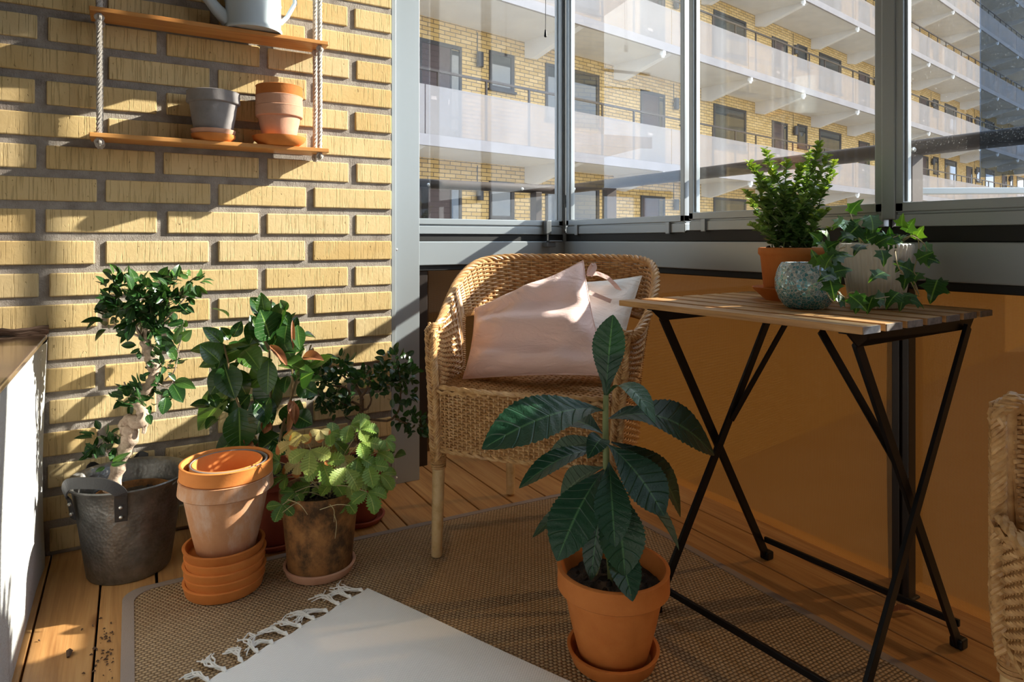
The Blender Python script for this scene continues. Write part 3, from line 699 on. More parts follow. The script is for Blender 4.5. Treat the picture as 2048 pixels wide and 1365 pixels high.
# ------------------------------------------------------------------ camera, sun, sky
cd = bpy.data.cameras.new('camera'); cam = bpy.data.objects.new('camera', cd); COL.objects.link(cam)
cam.location = CAM
cam.rotation_euler = (math.radians(90), 0, math.atan2(-FW.x, FW.y))
cd.sensor_width = 36.0; cd.sensor_fit = 'HORIZONTAL'; cd.lens = 36.0*FPX/2048.0
cd.shift_x = 0.0; cd.shift_y = -(1365/2-HY)/2048.0
cd.clip_start = 0.02; cd.clip_end = 500
scene.camera = cam
sl = bpy.data.lights.new('sun', 'SUN'); so = bpy.data.objects.new('sun', sl); COL.objects.link(so)
sl.energy = 11.5; sl.angle = math.radians(0.6); sl.color = (1.0, 0.93, 0.82)
so.rotation_euler = V((1.0, -0.303, 0.56)).to_track_quat('Z', 'Y').to_euler()
so.location = (6, -5, 5)
w = bpy.data.worlds.new('sky'); scene.world = w; w.use_nodes = True
nt = w.node_tree; nt.nodes.clear()
wo = nt.nodes.new('ShaderNodeOutputWorld'); bg = nt.nodes.new('ShaderNodeBackground')
tc = nt.nodes.new('ShaderNodeTexCoord'); mp = nt.nodes.new('ShaderNodeMapping'); mp.inputs['Scale'].default_value = (2, 2, 5)
nz = nt.nodes.new('ShaderNodeTexNoise'); nz.inputs['Scale'].default_value = 1.3; nz.inputs['Detail'].default_value = 6
cr = nt.nodes.new('ShaderNodeValToRGB'); cr.color_ramp.elements[0].position = 0.42; cr.color_ramp.elements[0].color = (0.50, 0.66, 0.92, 1)
cr.color_ramp.elements[1].position = 0.6; cr.color_ramp.elements[1].color = (1.0, 0.99, 0.97, 1)
nt.links.new(tc.outputs['Generated'], mp.inputs['Vector']); nt.links.new(mp.outputs[0], nz.inputs['Vector']); nt.links.new(nz.outputs['Fac'], cr.inputs['Fac'])
nt.links.new(cr.outputs[0], bg.inputs['Color']); bg.inputs['Strength'].default_value = 2.75
nt.links.new(bg.outputs[0], wo.inputs['Surface'])
vs = scene.view_settings; vs.view_transform = 'Standard'; vs.look = 'None'; vs.gamma = 1.0; vs.use_curve_mapping = False; vs.exposure = 0.45
scene.cycles.max_bounces = 10; scene.cycles.transparent_max_bounces = 24; scene.cycles.diffuse_bounces = 5; scene.cycles.glossy_bounces = 4
scene.cycles.use_denoising = True
scene.cycles.caustics_reflective = False; scene.cycles.caustics_refractive = False
scene.cycles.sample_clamp_indirect = 8.0
# ------------------------------------------------------------------ pots
def pot_profile(rt, rb, h, rim=0.22, lip=1.0, wall=0.09):
    """terracotta flower pot: base, tapering wall, collar, hollow inside"""
    rc = rb+(rt-rb)*(1-rim); t = rt*wall; e = rt*0.06
    return [(0.0, 0.0), (rb*0.93, 0.0), (rb, h*0.02), (rb+(rc-rb)*0.5, h*(1-rim)*0.5), (rc-e*0.4, h*(1-rim)-0.0015), (rc+e, h*(1-rim)), (rc+e*1.5, h*(1-rim)+0.003),
            (rt-0.0015, h-0.004), (rt, h-0.0015), (rt-0.002, h), (rt-t+0.002, h), (rt-t, h-0.003), (rc-t, h*(1-rim)), (rb-t*0.6, h*0.08), (0.0, h*0.07)]
def saucer_profile(r, h, rb=None):
    rb = rb or r*0.86
    return [(0.0, 0.0), (rb-0.002, 0.0), (rb, 0.002), (r-0.001, h-0.003), (r, h-0.001), (r-0.002, h), (r-0.007, h), (r-0.0095, h-0.003), (rb-0.007, 0.008), (0.0, 0.0075)]
def pot_thing(name, label, cat, c, prof, mat, group=None, wob=0.0, n=56):
    mb = MB(); mb.lathe(prof, c, n, wob)
    o = build(name, mb, mat); me = o.data
    for vv in me.vertices: vv.co -= V(c)
    o.location = c
    return tag(o, label, cat, group)
def soil_disc(parent, c, r, seed, lumps=0.006, m='soil'):
    rr = random.Random(seed); mb = MB(); rows = []
    for j in range(9):
        q = r*j/8
        rows.append([V((c[0]+q*math.cos(2*PI*k/28), c[1]+q*math.sin(2*PI*k/28), c[2]+(rr.uniform(-lumps, lumps) if j < 8 else 0)+0.006*(1-j/8))) for k in range(28)])
    mb.grid(rows, cu=True)
    for k in range(26):
        a, q = rr.uniform(0, 2*PI), r*0.85*math.sqrt(rr.random()); p = V((c[0]+q*math.cos(a), c[1]+q*math.sin(a), c[2]+0.004)); s = rr.uniform(0.003, 0.008)
        mb.tube([p-V((s, 0, 0)), p+V((0, 0, s*0.6)), p+V((s, s*0.5, 0))], [s*0.5, s*0.8, s*0.4], 5)
    return build('soil', mb, M[m], parent)

# ------------------------------------------------------------------ hanging shelf
YSF = 2.034; YSB = 2.138
sx0, sx1 = -0.0950, 0.524
zl, zu = 1.1210, 1.4520          # undersides
sh = thing('hanging_shelf', 'two-tier orange pine shelf hung on white ropes on the brick wall', 'shelf', (0.21, 2.06, zl))
for i, z in enumerate((zl, zu)):
    mb = MB(); mb.t = 0.2+0.5*i; mb.box((sx0, YSF, z), (sx1+(0.004 if i else 0.006), YSB, z+0.0125))
    build('shelf_board', mb, M['shelfw'], sh, smooth=False, bevel=0.002)
def rope(path, r=0.0070):
    mb = MB(); path = [V(p) for p in path]
    L = sum((b-a).length for a, b in zip(path, path[1:])); n = max(6, int(L/0.006))
    pts = []
    for i in range(n+1):
        d = i/n*L; k = 0
        while k < len(path)-2 and d > (path[k+1]-path[k]).length: d -= (path[k+1]-path[k]).length; k += 1
        pts.append(path[k].lerp(path[k+1], min(1, d/(path[k+1]-path[k]).length)))
    for s in range(3):
        q = []
        for i, p in enumerate(pts):
            tg = (pts[min(i+1, n)]-pts[max(0, i-1)]).normalized(); a1 = tg.orthogonal().normalized(); a2 = tg.cross(a1); an = i*0.95+s*2*PI/3
            q.append(p+a1*math.cos(an)*r*0.52+a2*math.sin(an)*r*0.52)
        mb.tube(q, r*0.62, 6)
    return mb
def knot(mb, p, r=0.0085):
    for k, rot in enumerate((0.3, 1.9)):
        pts = [V(p)+V((math.cos(a)*r*math.cos(rot), math.cos(a)*r*math.sin(rot), math.sin(a)*r*0.8)) for a in [2*PI*i/12 for i in range(12)]]
        mb.tube(pts, 0.0045, 6, closed=True)
    for k in range(5):
        mb.tube([V(p)+V((0, 0, -r*0.5)), V(p)+V((0.006*math.cos(k*1.3), 0.006*math.sin(k*1.3), -r*1.4))], 0.0018, 4)
for x in (sx0+0.022, sx1-0.020):
    for y in (YSF+0.016, YSB-0.030):
        mb = rope([(x, y, zl-0.005), (x+0.001, y, zl+0.15), (x, y, zu-0.002)]); mb2 = rope([(x, y, zu), (x, y, 1.9), (x, y, 2.5)])
        o_ = len(mb.v); mb.v += mb2.v; mb.f += [tuple(i+o_ for i in f) for f in mb2.f]; mb.uv += mb2.uv; mb.tone += mb2.tone; mb.mi += mb2.mi
        knot(mb, (x, y, zl-0.010)); knot(mb, (x, y, zu-0.011)); build('rope', mb, M['rope'], sh)

# watering can
zt = zu+0.0125
wx, wy = 0.314, 2.066
wc = thing('watering_can', 'pale blue enamel watering can on the upper hanging board', 'watering can', (wx, wy, zt))
K = 1.16
mb = MB(); mb.lathe([(r_*K, z_*K) for r_, z_ in [(0.0, 0.002), (0.066, 0.002), (0.0685, 0.0), (0.070, 0.003), (0.0695, 0.008), (0.0665, 0.014), (0.0665, 0.07), (0.068, 0.074), (0.0665, 0.078), (0.066, 0.15), (0.068, 0.155), (0.065, 0.157), (0.063, 0.152), (0.063, 0.02), (0.0, 0.01)]], (wx, wy, zt), 56)
build('body', mb, M['enamel'], wc)
def WK(x, z): return (wx+x*K, wy, zt+z*K)
mb = MB(); mb.tube([WK(-0.058, 0.02), WK(-0.085, 0.045), WK(-0.12, 0.085), WK(-0.165, 0.145), WK(-0.185, 0.17)], [0.023, 0.018, 0.013, 0.010, 0.009], 16); build('spout', mb, M['enamel'], wc)
mb = MB(); mb.tube([WK(-0.188, 0.172), WK(-0.205, 0.19)], [0.011, 0.027], 18); build('rose', mb, M['enamel'], wc)
mb = MB(); mb.tube([WK(0.066, 0.035), WK(0.083, 0.055), WK(0.103, 0.095), WK(0.100, 0.135), WK(0.085, 0.152), WK(0.064, 0.145)], 0.0068, 10, flat=0.55, nhint=(0, 1, 0)); build('handle', mb, M['enamel'], wc)

# pots on the lower board
zs = zl+0.0125
c0 = (0.206, 2.070)
pot_thing('plant_saucer', 'orange clay saucer lowest under the grey pot, on the lower board', 'saucer', (c0[0], c0[1], zs), [(0.0, 0), (0.044, 0), (0.058, 0.012), (0.059, 0.020), (0.055, 0.020), (0.044, 0.008), (0.0, 0.006)], M['terrab'], 'saucers on the lower board')
pot_thing('plant_saucer', 'paler clay saucer directly beneath the grey pot', 'saucer', (c0[0], c0[1], zs+0.0135), [(0.0, 0), (0.046, 0), (0.057, 0.010), (0.060, 0.020), (0.056, 0.020), (0.046, 0.008), (0.0, 0.006)], M['terrap'], 'saucers on the lower board')
pot_thing('flower_pot', 'empty grey clay pot on two saucers on the lower board', 'flower pot', (c0[0], c0[1], zs+0.0205), pot_profile(0.0715, 0.0495, 0.122, 0.27), M['greypot'])
c1 = (0.388, 2.069)
pot_thing('plant_saucer', 'wide orange saucer under the nested clay pots, lower board', 'saucer', (c1[0], c1[1], zs), [(0.0, 0), (0.052, 0), (0.073, 0.016), (0.077, 0.028), (0.073, 0.028), (0.056, 0.007), (0.0, 0.006)], M['terrab'], 'saucers on the lower board')
for k, (lab, mt) in enumerate((('pinkish clay pot, outermost of three nested on the shelf', 'terrap'), ('pinkish clay pot, middle of three nested on the shelf', 'terrap'), ('orange clay pot, topmost of three nested on the shelf', 'terra'))):
    pot_thing('flower_pot', lab, 'flower pot', (c1[0], c1[1], zs+0.008+0.0300*k), pot_profile(0.0695-0.0008*k, 0.044, 0.112, 0.29, wall=0.055), M[mt], 'nested pots on the lower board')

# ------------------------------------------------------------------ stack of saucers and pots on the rug
cs = (0.198, 1.735); zr = 0.0065
sp5 = saucer_profile(0.0935, 0.0265, 0.0872)
tx = ['undermost of the five stacked saucers, lying on the sisal rug', 'second from bottom of the five stacked orange saucers', 'middle one of the five stacked orange saucers', 'second from top of the five stacked orange saucers', 'topmost duller saucer of the stack, holding the pots']
for k in range(5):
    pot_thing('plant_saucer', 'clay saucer, '+tx[k], 'saucer', (cs[0]+(0.002 if k % 2 else -0.001), cs[1], zr+0.0208*k), sp5, M['terra' if k == 4 else 'terrab'], 'stacked saucers on the rug')
z4 = zr+0.0208*4+0.0085
cp = (cs[0]+0.004, cs[1]+0.004)
pot_thing('flower_pot', 'large chalky faded clay pot standing on the saucer stack', 'flower pot', (cp[0], cp[1], z4), pot_profile(0.1075, 0.068, 0.180, 0.20, wall=0.06), M['terraf'], 'nested pots on the saucer stack')
pot_thing('flower_pot', 'bright orange clay pot set inside the faded one', 'flower pot', (cp[0]+0.001, cp[1], z4+0.040), pot_profile(0.1065, 0.058, 0.175, 0.20, wall=0.075), M['terrab'], 'nested pots on the saucer stack')
pot_thing('flower_pot', 'grey clay pot between two orange ones in the stack', 'flower pot', (cp[0]+0.006, cp[1]-0.001, z4+0.066), pot_profile(0.089, 0.055, 0.146, 0.2, wall=0.06), M['greypot'], 'nested pots on the saucer stack')
pot_thing('flower_pot', 'innermost small orange pot nested in the tall stack', 'flower pot', (cp[0]+0.002, cp[1]-0.001, z4+0.078), pot_profile(0.081, 0.052, 0.134, 0.2, wall=0.06), M['terrab'], 'nested pots on the saucer stack')

# ------------------------------------------------------------------ galvanised bucket
bc = (-0.004, 1.972)
bk = thing('metal_bucket', 'dented galvanised bucket with black leather handles by the white wall', 'bucket', (bc[0], bc[1], 0.001))
mb = MB(); mb.lathe([(0.0, 0.0), (0.093, 0.0), (0.096, 0.004), (0.108, 0.09), (0.122, 0.19), (0.128, 0.226), (0.139, 0.236), (0.142, 0.240), (0.139, 0.243), (0.131, 0.238), (0.124, 0.224), (0.104, 0.10), (0.092, 0.012), (0.0, 0.010)], (bc[0], bc[1], 0.001), 72, 0.012, seed=1)
build('body', mb, M['galv'], bk)
def strap(a0, rise, lean, out):
    # a leather strap: riveted tab on the wall, loop over the rim
    def P(an, r, z): return V((bc[0]+r*math.cos(an), bc[1]+r*math.sin(an), z))
    w = 0.22; pts = []
    A = P(a0, 0.128, 0.17); B = P(a0, 0.137, 0.225); C_ = P(a0, 0.146, 0.246); D = P(a0+lean*0.35, 0.150, 0.246+rise*0.75); E = P(a0+lean*0.9, 0.155, 0.246+rise); F = P(a0+lean*1.5, 0.158, 0.246+rise*0.8); G = P(a0+lean*1.9, 0.150, 0.240); H = P(a0+lean*2, 0.137, 0.22); I = P(a0+lean*2, 0.128, 0.17)
    ctr = [A, B, C_, D, E, F, G, H, I]
    # smooth the path
    pp = []
    for i in range(len(ctr)-1):
        p0, p1, p2, p3 = ctr[max(0, i-1)], ctr[i], ctr[i+1], ctr[min(len(ctr)-1, i+2)]
        for k in range(5):
            t = k/5; pp.append(0.5*((2*p1)+(p2-p0)*t+(2*p0-5*p1+4*p2-p3)*t*t+(3*p1-p0-3*p2+p3)*t*t*t))
    pp.append(ctr[-1])
    mb = MB()
    rows = []
    for i, p in enumerate(pp):
        tg = (pp[min(i+1, len(pp)-1)]-pp[max(0, i-1)]).normalized()
        rad = V((p.x-bc[0], p.y-bc[1], 0)).normalized()
        sd = tg.cross(rad).normalized(); nn = sd.cross(tg).normalized()
        h = 0.0135; th = 0.0018
        rows.append([p+sd*h+nn*th, p-sd*h+nn*th, p-sd*h-nn*th, p+sd*h-nn*th])
    mb.grid(rows, cu=True); n_ = len(mb.v); mb.face(range(0, 4)); mb.face(range(n_-4, n_))
    st = build('leather_strap', mb, M['leather'], bk, smooth=False)
    for an in (a0, a0+lean*2):
        for z in (0.182, 0.207):
            r_ = MB(); c_ = P(an, 0.1305+(z-0.17)*0.16, z); d_ = V((math.cos(an), math.sin(an), -0.15)).normalized()
            r_.tube([c_, c_+d_*0.003, c_+d_*0.0045], [0.0045, 0.004, 0.001], 10); build('rivet', r_, M['rivet'], st)
strap(-1.70, 0.030, -0.52, 0)
strap(1.35, -0.03, 0.45, 0)
ip = thing('inner_pot', 'brown clay pot with soil sunk inside the galvanised bucket', 'flower pot', (bc[0]+0.01, bc[1], 0.012))
mb = MB(); mb.lathe(pot_profile(0.092, 0.070, 0.185, 0.16), (bc[0]+0.01, bc[1], 0.012), 48); build('pot', mb, M['terraw'], ip)
soil_disc(ip, (bc[0]+0.01, bc[1], 0.180), 0.086, 4)
# ------------------------------------------------------------------ wicker armchairs (local axes: x to the sitter's left as seen, y to the back)
def smooth(a, b, x):
    t = max(0.0, min(1.0, (x-a)/(b-a))); return t*t*(3-2*t)
HALF = [(-0.232, 0.0), (-0.252, 0.10), (-0.262, 0.22), (-0.248, 0.33), (-0.205, 0.425), (-0.13, 0.485), (-0.045, 0.508)]
PLAN = HALF+[(-x, y) for x, y in HALF[::-1]]
def spl(pts, t):
    n = len(pts)-1; f = max(0.0, min(n-1e-6, t*n)); i = int(f); u = f-i
    p0, p1, p2, p3 = [V((*pts[max(0, min(n, j))], 0)) for j in (i-1, i, i+1, i+2)]
    return 0.5*((2*p1)+(p2-p0)*u+(2*p0-5*p1+4*p2-p3)*u*u+(3*p1-p0-3*p2+p3)*u*u*u)
# arc-length table
_T = [i/400 for i in range(401)]; _P = [spl(PLAN, t) for t in _T]; _L = [0.0]
for a, b in zip(_P, _P[1:]): _L.append(_L[-1]+(b-a).length)
def plan(p):
    d = p*_L[-1]; lo = 0
    import bisect
    i = min(399, max(0, bisect.bisect_right(_L, d)-1)); u = (d-_L[i])/max(1e-9, _L[i+1]-_L[i])
    q = _P[i].lerp(_P[i+1], u); tg = (_P[min(400, i+2)]-_P[max(0, i-2)]).normalized()
    return q, V((-tg.y, tg.x, 0))       # point and outward normal
def ztop(p):
    y = plan(p)[0].y
    return 0.600+0.185*smooth(0.06, 0.47, y)
def zbot(p):
    q = min(p, 1-p)
    return 0.445+0.175*smooth(0.170, 0.218, q)
def shellpt(p, z):
    q, n = plan(p)
    fl = 0.075*max(0, z-0.44)+0.34*max(0, z-0.44)**2
    q = q+n*fl
    return V((q.x, q.y, z)), n
def weave(mb, S, u0, u1, rows, nst, r, amp, flat=0.75, step=3, n=5, tonefn=None, rg=None):
    """S(u, v)->(point, normal); woven strands along u over nst stakes"""
    for j in range(rows):
        v = (j+0.5)/rows; pts = []
        N = nst*step
        for i in range(N+1):
            u = u0+(u1-u0)*i/N; p, nn = S(u, v)
            off = amp*math.cos(PI*(i/step)+PI*j)
            pts.append(p+nn*off)
        mb.t = (rg or R).random()
        mb.tube(pts, r*(0.92+0.16*(rg or R).random()), n, cap=True)
def braid(mb, path, w, d, turns, r, up, strands=3, sub=2, spread=0.006):
    """a flat plait along the path; up = normal of the flat side"""
    path = [V(p) for p in path]; n = len(path)
    for k in range(strands):
        for s_ in range(sub):
            pts = []; o = (s_-(sub-1)/2)*spread
            for i in range(n):
                tg = (path[min(n-1, i+1)]-path[max(0, i-1)]).normalized()
                nn = V(up(i/(n-1))) if callable(up) else V(up); nn = (nn-tg*tg.dot(nn)).normalized(); sd = tg.cross(nn)
                a = 2*PI*turns*i/(n-1)+2*PI*k/strands
                pts.append(path[i]+sd*(w*math.sin(a)+o*math.cos(a)*0.3)+nn*(d*math.sin(2*a))+tg*o)
            mb.t = R.random(); mb.tube(pts, r, 6)
def resample(path, n):
    path = [V(p) for p in path]; Ls = [0]
    for a, b in zip(path, path[1:]): Ls.append(Ls[-1]+(b-a).length)
    out = []
    for i in range(n+1):
        d = Ls[-1]*i/n; k = 0
        while k < len(path)-2 and d > Ls[k+1]: k += 1
        out.append(path[k].lerp(path[k+1], (d-Ls[k])/max(1e-9, Ls[k+1]-Ls[k])))
    return out
def make_chair():
    t = thing('wicker_armchair', '', 'armchair')
    W = M['wicker']; ZB = 0.288
    # arm-and-back shell
    mb = MB(); NS = 58
    weave(mb, lambda u, v: shellpt(u, zbot(u)+(ztop(u)-zbot(u))*v), 0.004, 0.996, 24, NS, 0.0034, 0.0046)
    for i in range(NS+1):
        u = 0.004+0.992*i/NS; mb.t = 0.7
        mb.tube([shellpt(u, zbot(u)+(ztop(u)-zbot(u))*v)[0] for v in (0, 0.25, 0.5, 0.75, 1)], 0.0028, 4)
    # wrapped lower rim of the opening
    path = []
    for i in range(161):
        u = 0.165+0.67*i/160; path.append(shellpt(u, zbot(u)-0.004)[0])
    mb.t = 0.35; mb.tube(path, 0.0085, 8)
    rp = resample(path, 190)
    for i in range(0, 190):
        a = rp[i]; tg = (rp[min(190, i+1)]-rp[max(0, i-1)]).normalized(); e1 = tg.orthogonal().normalized(); e2 = tg.cross(e1)
        mb.t = R.random()*0.8; mb.tube([a+(e1*math.cos(q)+e2*math.sin(q))*0.0092 for q in [2*PI*k/8 for k in range(8)]], 0.0019, 4, closed=True)
    build('backrest', mb, W, t, world=False)
    # rolled top rim
    mb = MB(); path = [shellpt(i/180, ztop(i/180)+0.002)[0]+shellpt(i/180, ztop(i/180))[1]*0.004 for i in range(181)]
    path = resample(path, 260)
    for s_ in range(4):
        pts = []
        for i, p in enumerate(path):
            tg = (path[min(260, i+1)]-path[max(0, i-1)]).normalized(); e1 = V((0, 0, 1)); e1 = (e1-tg*tg.dot(e1)).normalized(); e2 = tg.cross(e1); a = i*0.42+s_*PI/2
            pts.append(p+e1*math.cos(a)*0.0075+e2*math.sin(a)*0.0075)
        mb.t = R.random(); mb.tube(pts, 0.0056, 6)
    build('top_rim', mb, W, t, world=False)
    # front apron, bowed a little
    mb = MB()
    def S(u, v):
        x = -0.222+0.444*u; z = ZB+0.008+(0.452-ZB-0.008)*v
        return V((x, -0.012-0.028*(1-(2*u-1)**2)-0.006*v, z)), V((0, -1, 0))
    weave(mb, S, 0, 1, 21, 34, 0.0034, 0.0046)
    for i in range(35): mb.t = 0.6; mb.tube([S(i/34, v)[0] for v in (-0.02, 0.3, 0.6, 1)], 0.003, 4)
    for k in range(2):
        mb.t = 0.3; mb.tube([S(i/60, 1.03)[0]+V((0, -0.002+0.004*math.cos(i*0.8+k*PI), 0.002*math.sin(i*0.8+k*PI)+0.002)) for i in range(61)], 0.0052, 6)
        mb.tube([S(i/60, -0.03)[0]+V((0, 0.004*math.cos(i*0.8+k*PI), 0.003*math.sin(i*0.8+k*PI))) for i in range(61)], 0.0052, 6)
    build('front_apron', mb, W, t, world=False)
    # side and back apron below the seat
    mb = MB()
    def S2(u, v):
        q, n = plan(u); return V((q.x, q.y, ZB+0.006+(0.437-ZB)*v)), n
    weave(mb, S2, 0.0, 1.0, 19, 58, 0.0036, 0.0040, step=2)
    build('side_apron', mb, W, t, world=False)
    # seat
    mb = MB()
    for j in range(46):
        y = -0.030+0.51*j/45
        hw = 0.222
        for i in range(101):
            q = plan(i/200)[0]
            if q.y >= y: hw = max(0.05, abs(q.x)-0.006); break
        pts = [V((-hw+2*hw*i/60, y-(0.012*(1-((i-30)/30)**2) if y < 0 else 0), 0.448-0.012*math.sin(PI*i/60)*math.sin(PI*min(1, max(0, j/45)))+0.003*math.cos(PI*i/2+PI*j))) for i in range(61)]
        mb.t = R.random(); mb.tube(pts, 0.0056, 5, flat=0.7)
    build('seat', mb, W, t, world=False)
    # plaited front columns
    for sg in (-1, 1):
        mb = MB(); a = shellpt(0.0 if sg < 0 else 1.0, 0.6)[0]
        path = [V((sg*0.238, -0.012, 0.268)), V((sg*0.240, -0.016, 0.34)), V((sg*0.244, -0.014, 0.43)), V((sg*0.252, -0.010, 0.52)), V((a.x+sg*0.003, -0.008, 0.597)), V((a.x+sg*0.004, 0.012, 0.613)), V((a.x+sg*0.004, 0.05, 0.612))]
        braid(mb, resample(path, 110), 0.0135, 0.0065, 5.2, 0.0038, lambda q: V((sg*0.35, -1, 0.0)) if q < 0.86 else V((sg*0.2, -0.4, 1)), 3, 4, 0.0082)
        mb.t = 0.6; mb.tube([p+V((0, 0.010, 0)) for p in path[:-1]], 0.0135, 8)
        build('plaited_trim', mb, W, t, world=False)
    # legs with cane binding
    for (x, y, sx, sy) in ((-0.236, 0.004, -0.006, -0.002), (0.236, 0.004, 0.006, -0.002), (-0.175, 0.44, -0.01, 0.035), (0.175, 0.44, 0.01, 0.035)):
        mb = MB(); mb.t = 0.1
        p0 = V((x, y, 0.30)); p1 = V((x+sx, y+sy, 0.001))
        mb.tube([p1, p1+V((0, 0, 0.002)), p1.lerp(p0, 0.5), p0], [0.0125, 0.0145, 0.016, 0.017], 16)
        lg = build('leg', mb, M['wickleg'], t, world=False)
        mb = MB()
        for k in range(11):
            c_ = p1.lerp(p0, 0.80+0.019*k); mb.t = R.random()
            mb.tube([c_+V((0.0175*math.cos(q), 0.0175*math.sin(q), 0.0012*math.sin(q+k))) for q in [2*PI*i/18 for i in range(18)]], 0.0032, 5, closed=True)
        build('cane_binding', mb, W, lg, world=False)
    return t
ch = make_chair()
ch['label'] = 'honey wicker armchair with cushions in the far corner by the glazing'; ch['group'] = 'wicker armchairs'
ex = V((0.673, -0.739, 0)); fm = V((0.868, 1.436, 0.005))
ch.location = fm; ch.rotation_euler = (0, 0, math.atan2(ex.y, ex.x))
RZ1 = math.atan2(ex.y, ex.x)
ch2 = dup(ch, (0.903, 0.258, 0.010), math.atan2(-0.76, -0.65), 'wicker armchair cut off by the right edge of the photo')
def CH(x, y, z):        # chair-local point to world
    return V((fm.x+x*math.cos(RZ1)-y*math.sin(RZ1), fm.y+x*math.sin(RZ1)+y*math.cos(RZ1), z))

# ------------------------------------------------------------------ cushions
def cushion(name, label, corners, thick, m, seed, group=None, N=34, puff=0.42, wr=0.006):
    """corners TL, TR, BR, BL; a stuffed cushion spanning them"""
    rr = random.Random(seed); TL, TR, BR, BL = [V(c) for c in corners]
    nrm = ((TR-TL).cross(BL-TL)).normalized(); c = (TL+TR+BR+BL)/4
    if nrm.dot(CAM-c) < 0: nrm = -nrm
    t = thing(name, label, 'cushion', c, 0, group)
    ph = [rr.uniform(0, 6.28) for _ in range(12)]
    def pt(u, v, side):
        # edges pull inward between the corners
        uu, vv = 2*u-1, 2*v-1
        pin = 0.055
        u2 = 0.5+0.5*uu*(1-pin*(1-vv*vv)); v2 = 0.5+0.5*vv*(1-pin*(1-uu*uu))
        p = TL.lerp(TR, u2).lerp(BL.lerp(BR, u2), v2)
        e = max(0.0, (1-uu**2)*(1-vv**2)); h = thick*(e**puff)
        k = math.exp(-((1-abs(uu))/0.55)**2)+math.exp(-((1-abs(vv))/0.55)**2)
        wv = wr*(math.sin(9*u+5*v+ph[0])*0.5+math.sin(17*v-6*u+ph[1])*0.6+math.sin(23*u+11*v+ph[2])*0.35*k+math.sin(31*v+13*u+ph[3])*0.25*k+math.sin(4*u-14*v+ph[4])*0.8)
        wv += wr*1.6*(abs(math.sin(7.5*v+2.2*math.sin(3*u+ph[5])+ph[6]))-0.6)*(0.6 if side > 0 else 0.2)
        return p+nrm*(side*(h+wv*min(1, e*3)))
    for nm, side in (('cover', 1), ('back_cover', -1)):
        mb = MB(); rows = [[pt(i/N, j/N, side) for i in range(N+1)] for j in range(N+1)]
        if side < 0: rows = [r[::-1] for r in rows]
        mb.grid(rows); build(nm, mb, m, t, sub=1)
    mb = MB(); per = [pt(i/N, 0, 0) for i in range(N)]+[pt(1, j/N, 0) for j in range(N)]+[pt(1-i/N, 1, 0) for i in range(N)]+[pt(0, 1-j/N, 0) for j in range(N)]
    mb.tube(per, 0.0022, 5, closed=True); build('seam', mb, m, t)
    return t, nrm
cw, nw = cushion('cushion', 'white linen cushion leaning behind the pink one on the armchair', (CH(0.0, 0.43, 0.715), CH(0.255, 0.40, 0.742), CH(0.212, 0.150, 0.478), CH(0.0, 0.20, 0.474)), 0.036, M['white'], 4, 'chair cushions')
cpk, npk = cushion('cushion', 'pale pink linen cushion with ties standing on its corner in the armchair', (PT(950, 618, 1.955), PT(1166, 522, 1.93), PT(1220, 752, 1.695), PT(926, 758, 1.85)), 0.062, M['pink'], 9, 'chair cushions', wr=0.010)
def ribbon(parent, pts, w, side):
    pts = resample(pts, 40)
    # round off
    for _ in range(6): pts = [pts[0]]+[(pts[i-1]+pts[i]*2+pts[i+1])/4 for i in range(1, len(pts)-1)]+[pts[-1]]
    mb = MB(); rows = []
    for i, p in enumerate(pts):
        tg = (pts[min(len(pts)-1, i+1)]-pts[max(0, i-1)]).normalized(); sd = V(side); sd = (sd-tg*tg.dot(sd)).normalized(); n_ = tg.cross(sd)
        rows.append([p+sd*w/2+n_*0.0006, p-sd*w/2+n_*0.0006, p-sd*w/2-n_*0.0006, p+sd*w/2-n_*0.0006])
    mb.grid(rows, cu=True); mb.face(range(4)); n_ = len(mb.v); mb.face(range(n_-4, n_))
    build('tie_ribbon', mb, M['pink'], parent)
ribbon(cpk, [PT(1177, 552, 1.90), PT(1180, 538, 1.90), PT(1187, 528, 1.90), PT(1190, 536, 1.895), PT(1180, 552, 1.89)], 0.014, RT*0.8+UP*0.3)
ribbon(cpk, [PT(1175, 549, 1.89), PT(1195, 547, 1.92), PT(1216, 556, 1.94), PT(1232, 572, 1.95), PT(1243, 588, 1.945)], 0.012, UP+RT*0.35)
ribbon(cpk, [PT(1178, 585, 1.87), PT(1195, 592, 1.89), PT(1222, 603, 1.90)], 0.012, UP)

# ------------------------------------------------------------------ folding table
T0 = V((1.0225, 1.244, 0.705)); ET = V((0.0595, -0.998, 0)).normalized(); EP = V((0.998, 0.0595, 0)).normalized()
def TB(a, b, z): return T0+ET*a+EP*b+UP*(z-0.705)
tb = thing('folding_table', 'folding balcony table with oiled slats on black steel legs', 'table', TB(0.3, 0.24, 0))
Mt = Matrix(((ET.x, EP.x, 0, T0.x), (ET.y, EP.y, 0, T0.y), (0, 0, 1, 0.705), (0, 0, 0, 1)))
pit, sw_, LT = 0.0748, 0.0555, 0.593
for k in range(7):
    mb = MB(); mb.t = (0.31*k) % 1; mb.box((0, k*pit, -0.0135), (LT-0.0012, k*pit+sw_, 0.0), Mt)
    sl_ = build('slat', mb, M['tabw'], tb, smooth=False, bevel=0.0018)
    mb = MB(); mb.box((LT-0.0012, k*pit+0.001, -0.0128), (LT+0.0006, k*pit+sw_-0.001, -0.0008), Mt); build('end_grain', mb, M['tabend'], sl_, smooth=False)
WT = 6*pit+sw_
def steel(nm, mb, bev=0.0012): return build(nm, mb, M['steel'], tb, smooth=False, bevel=bev)
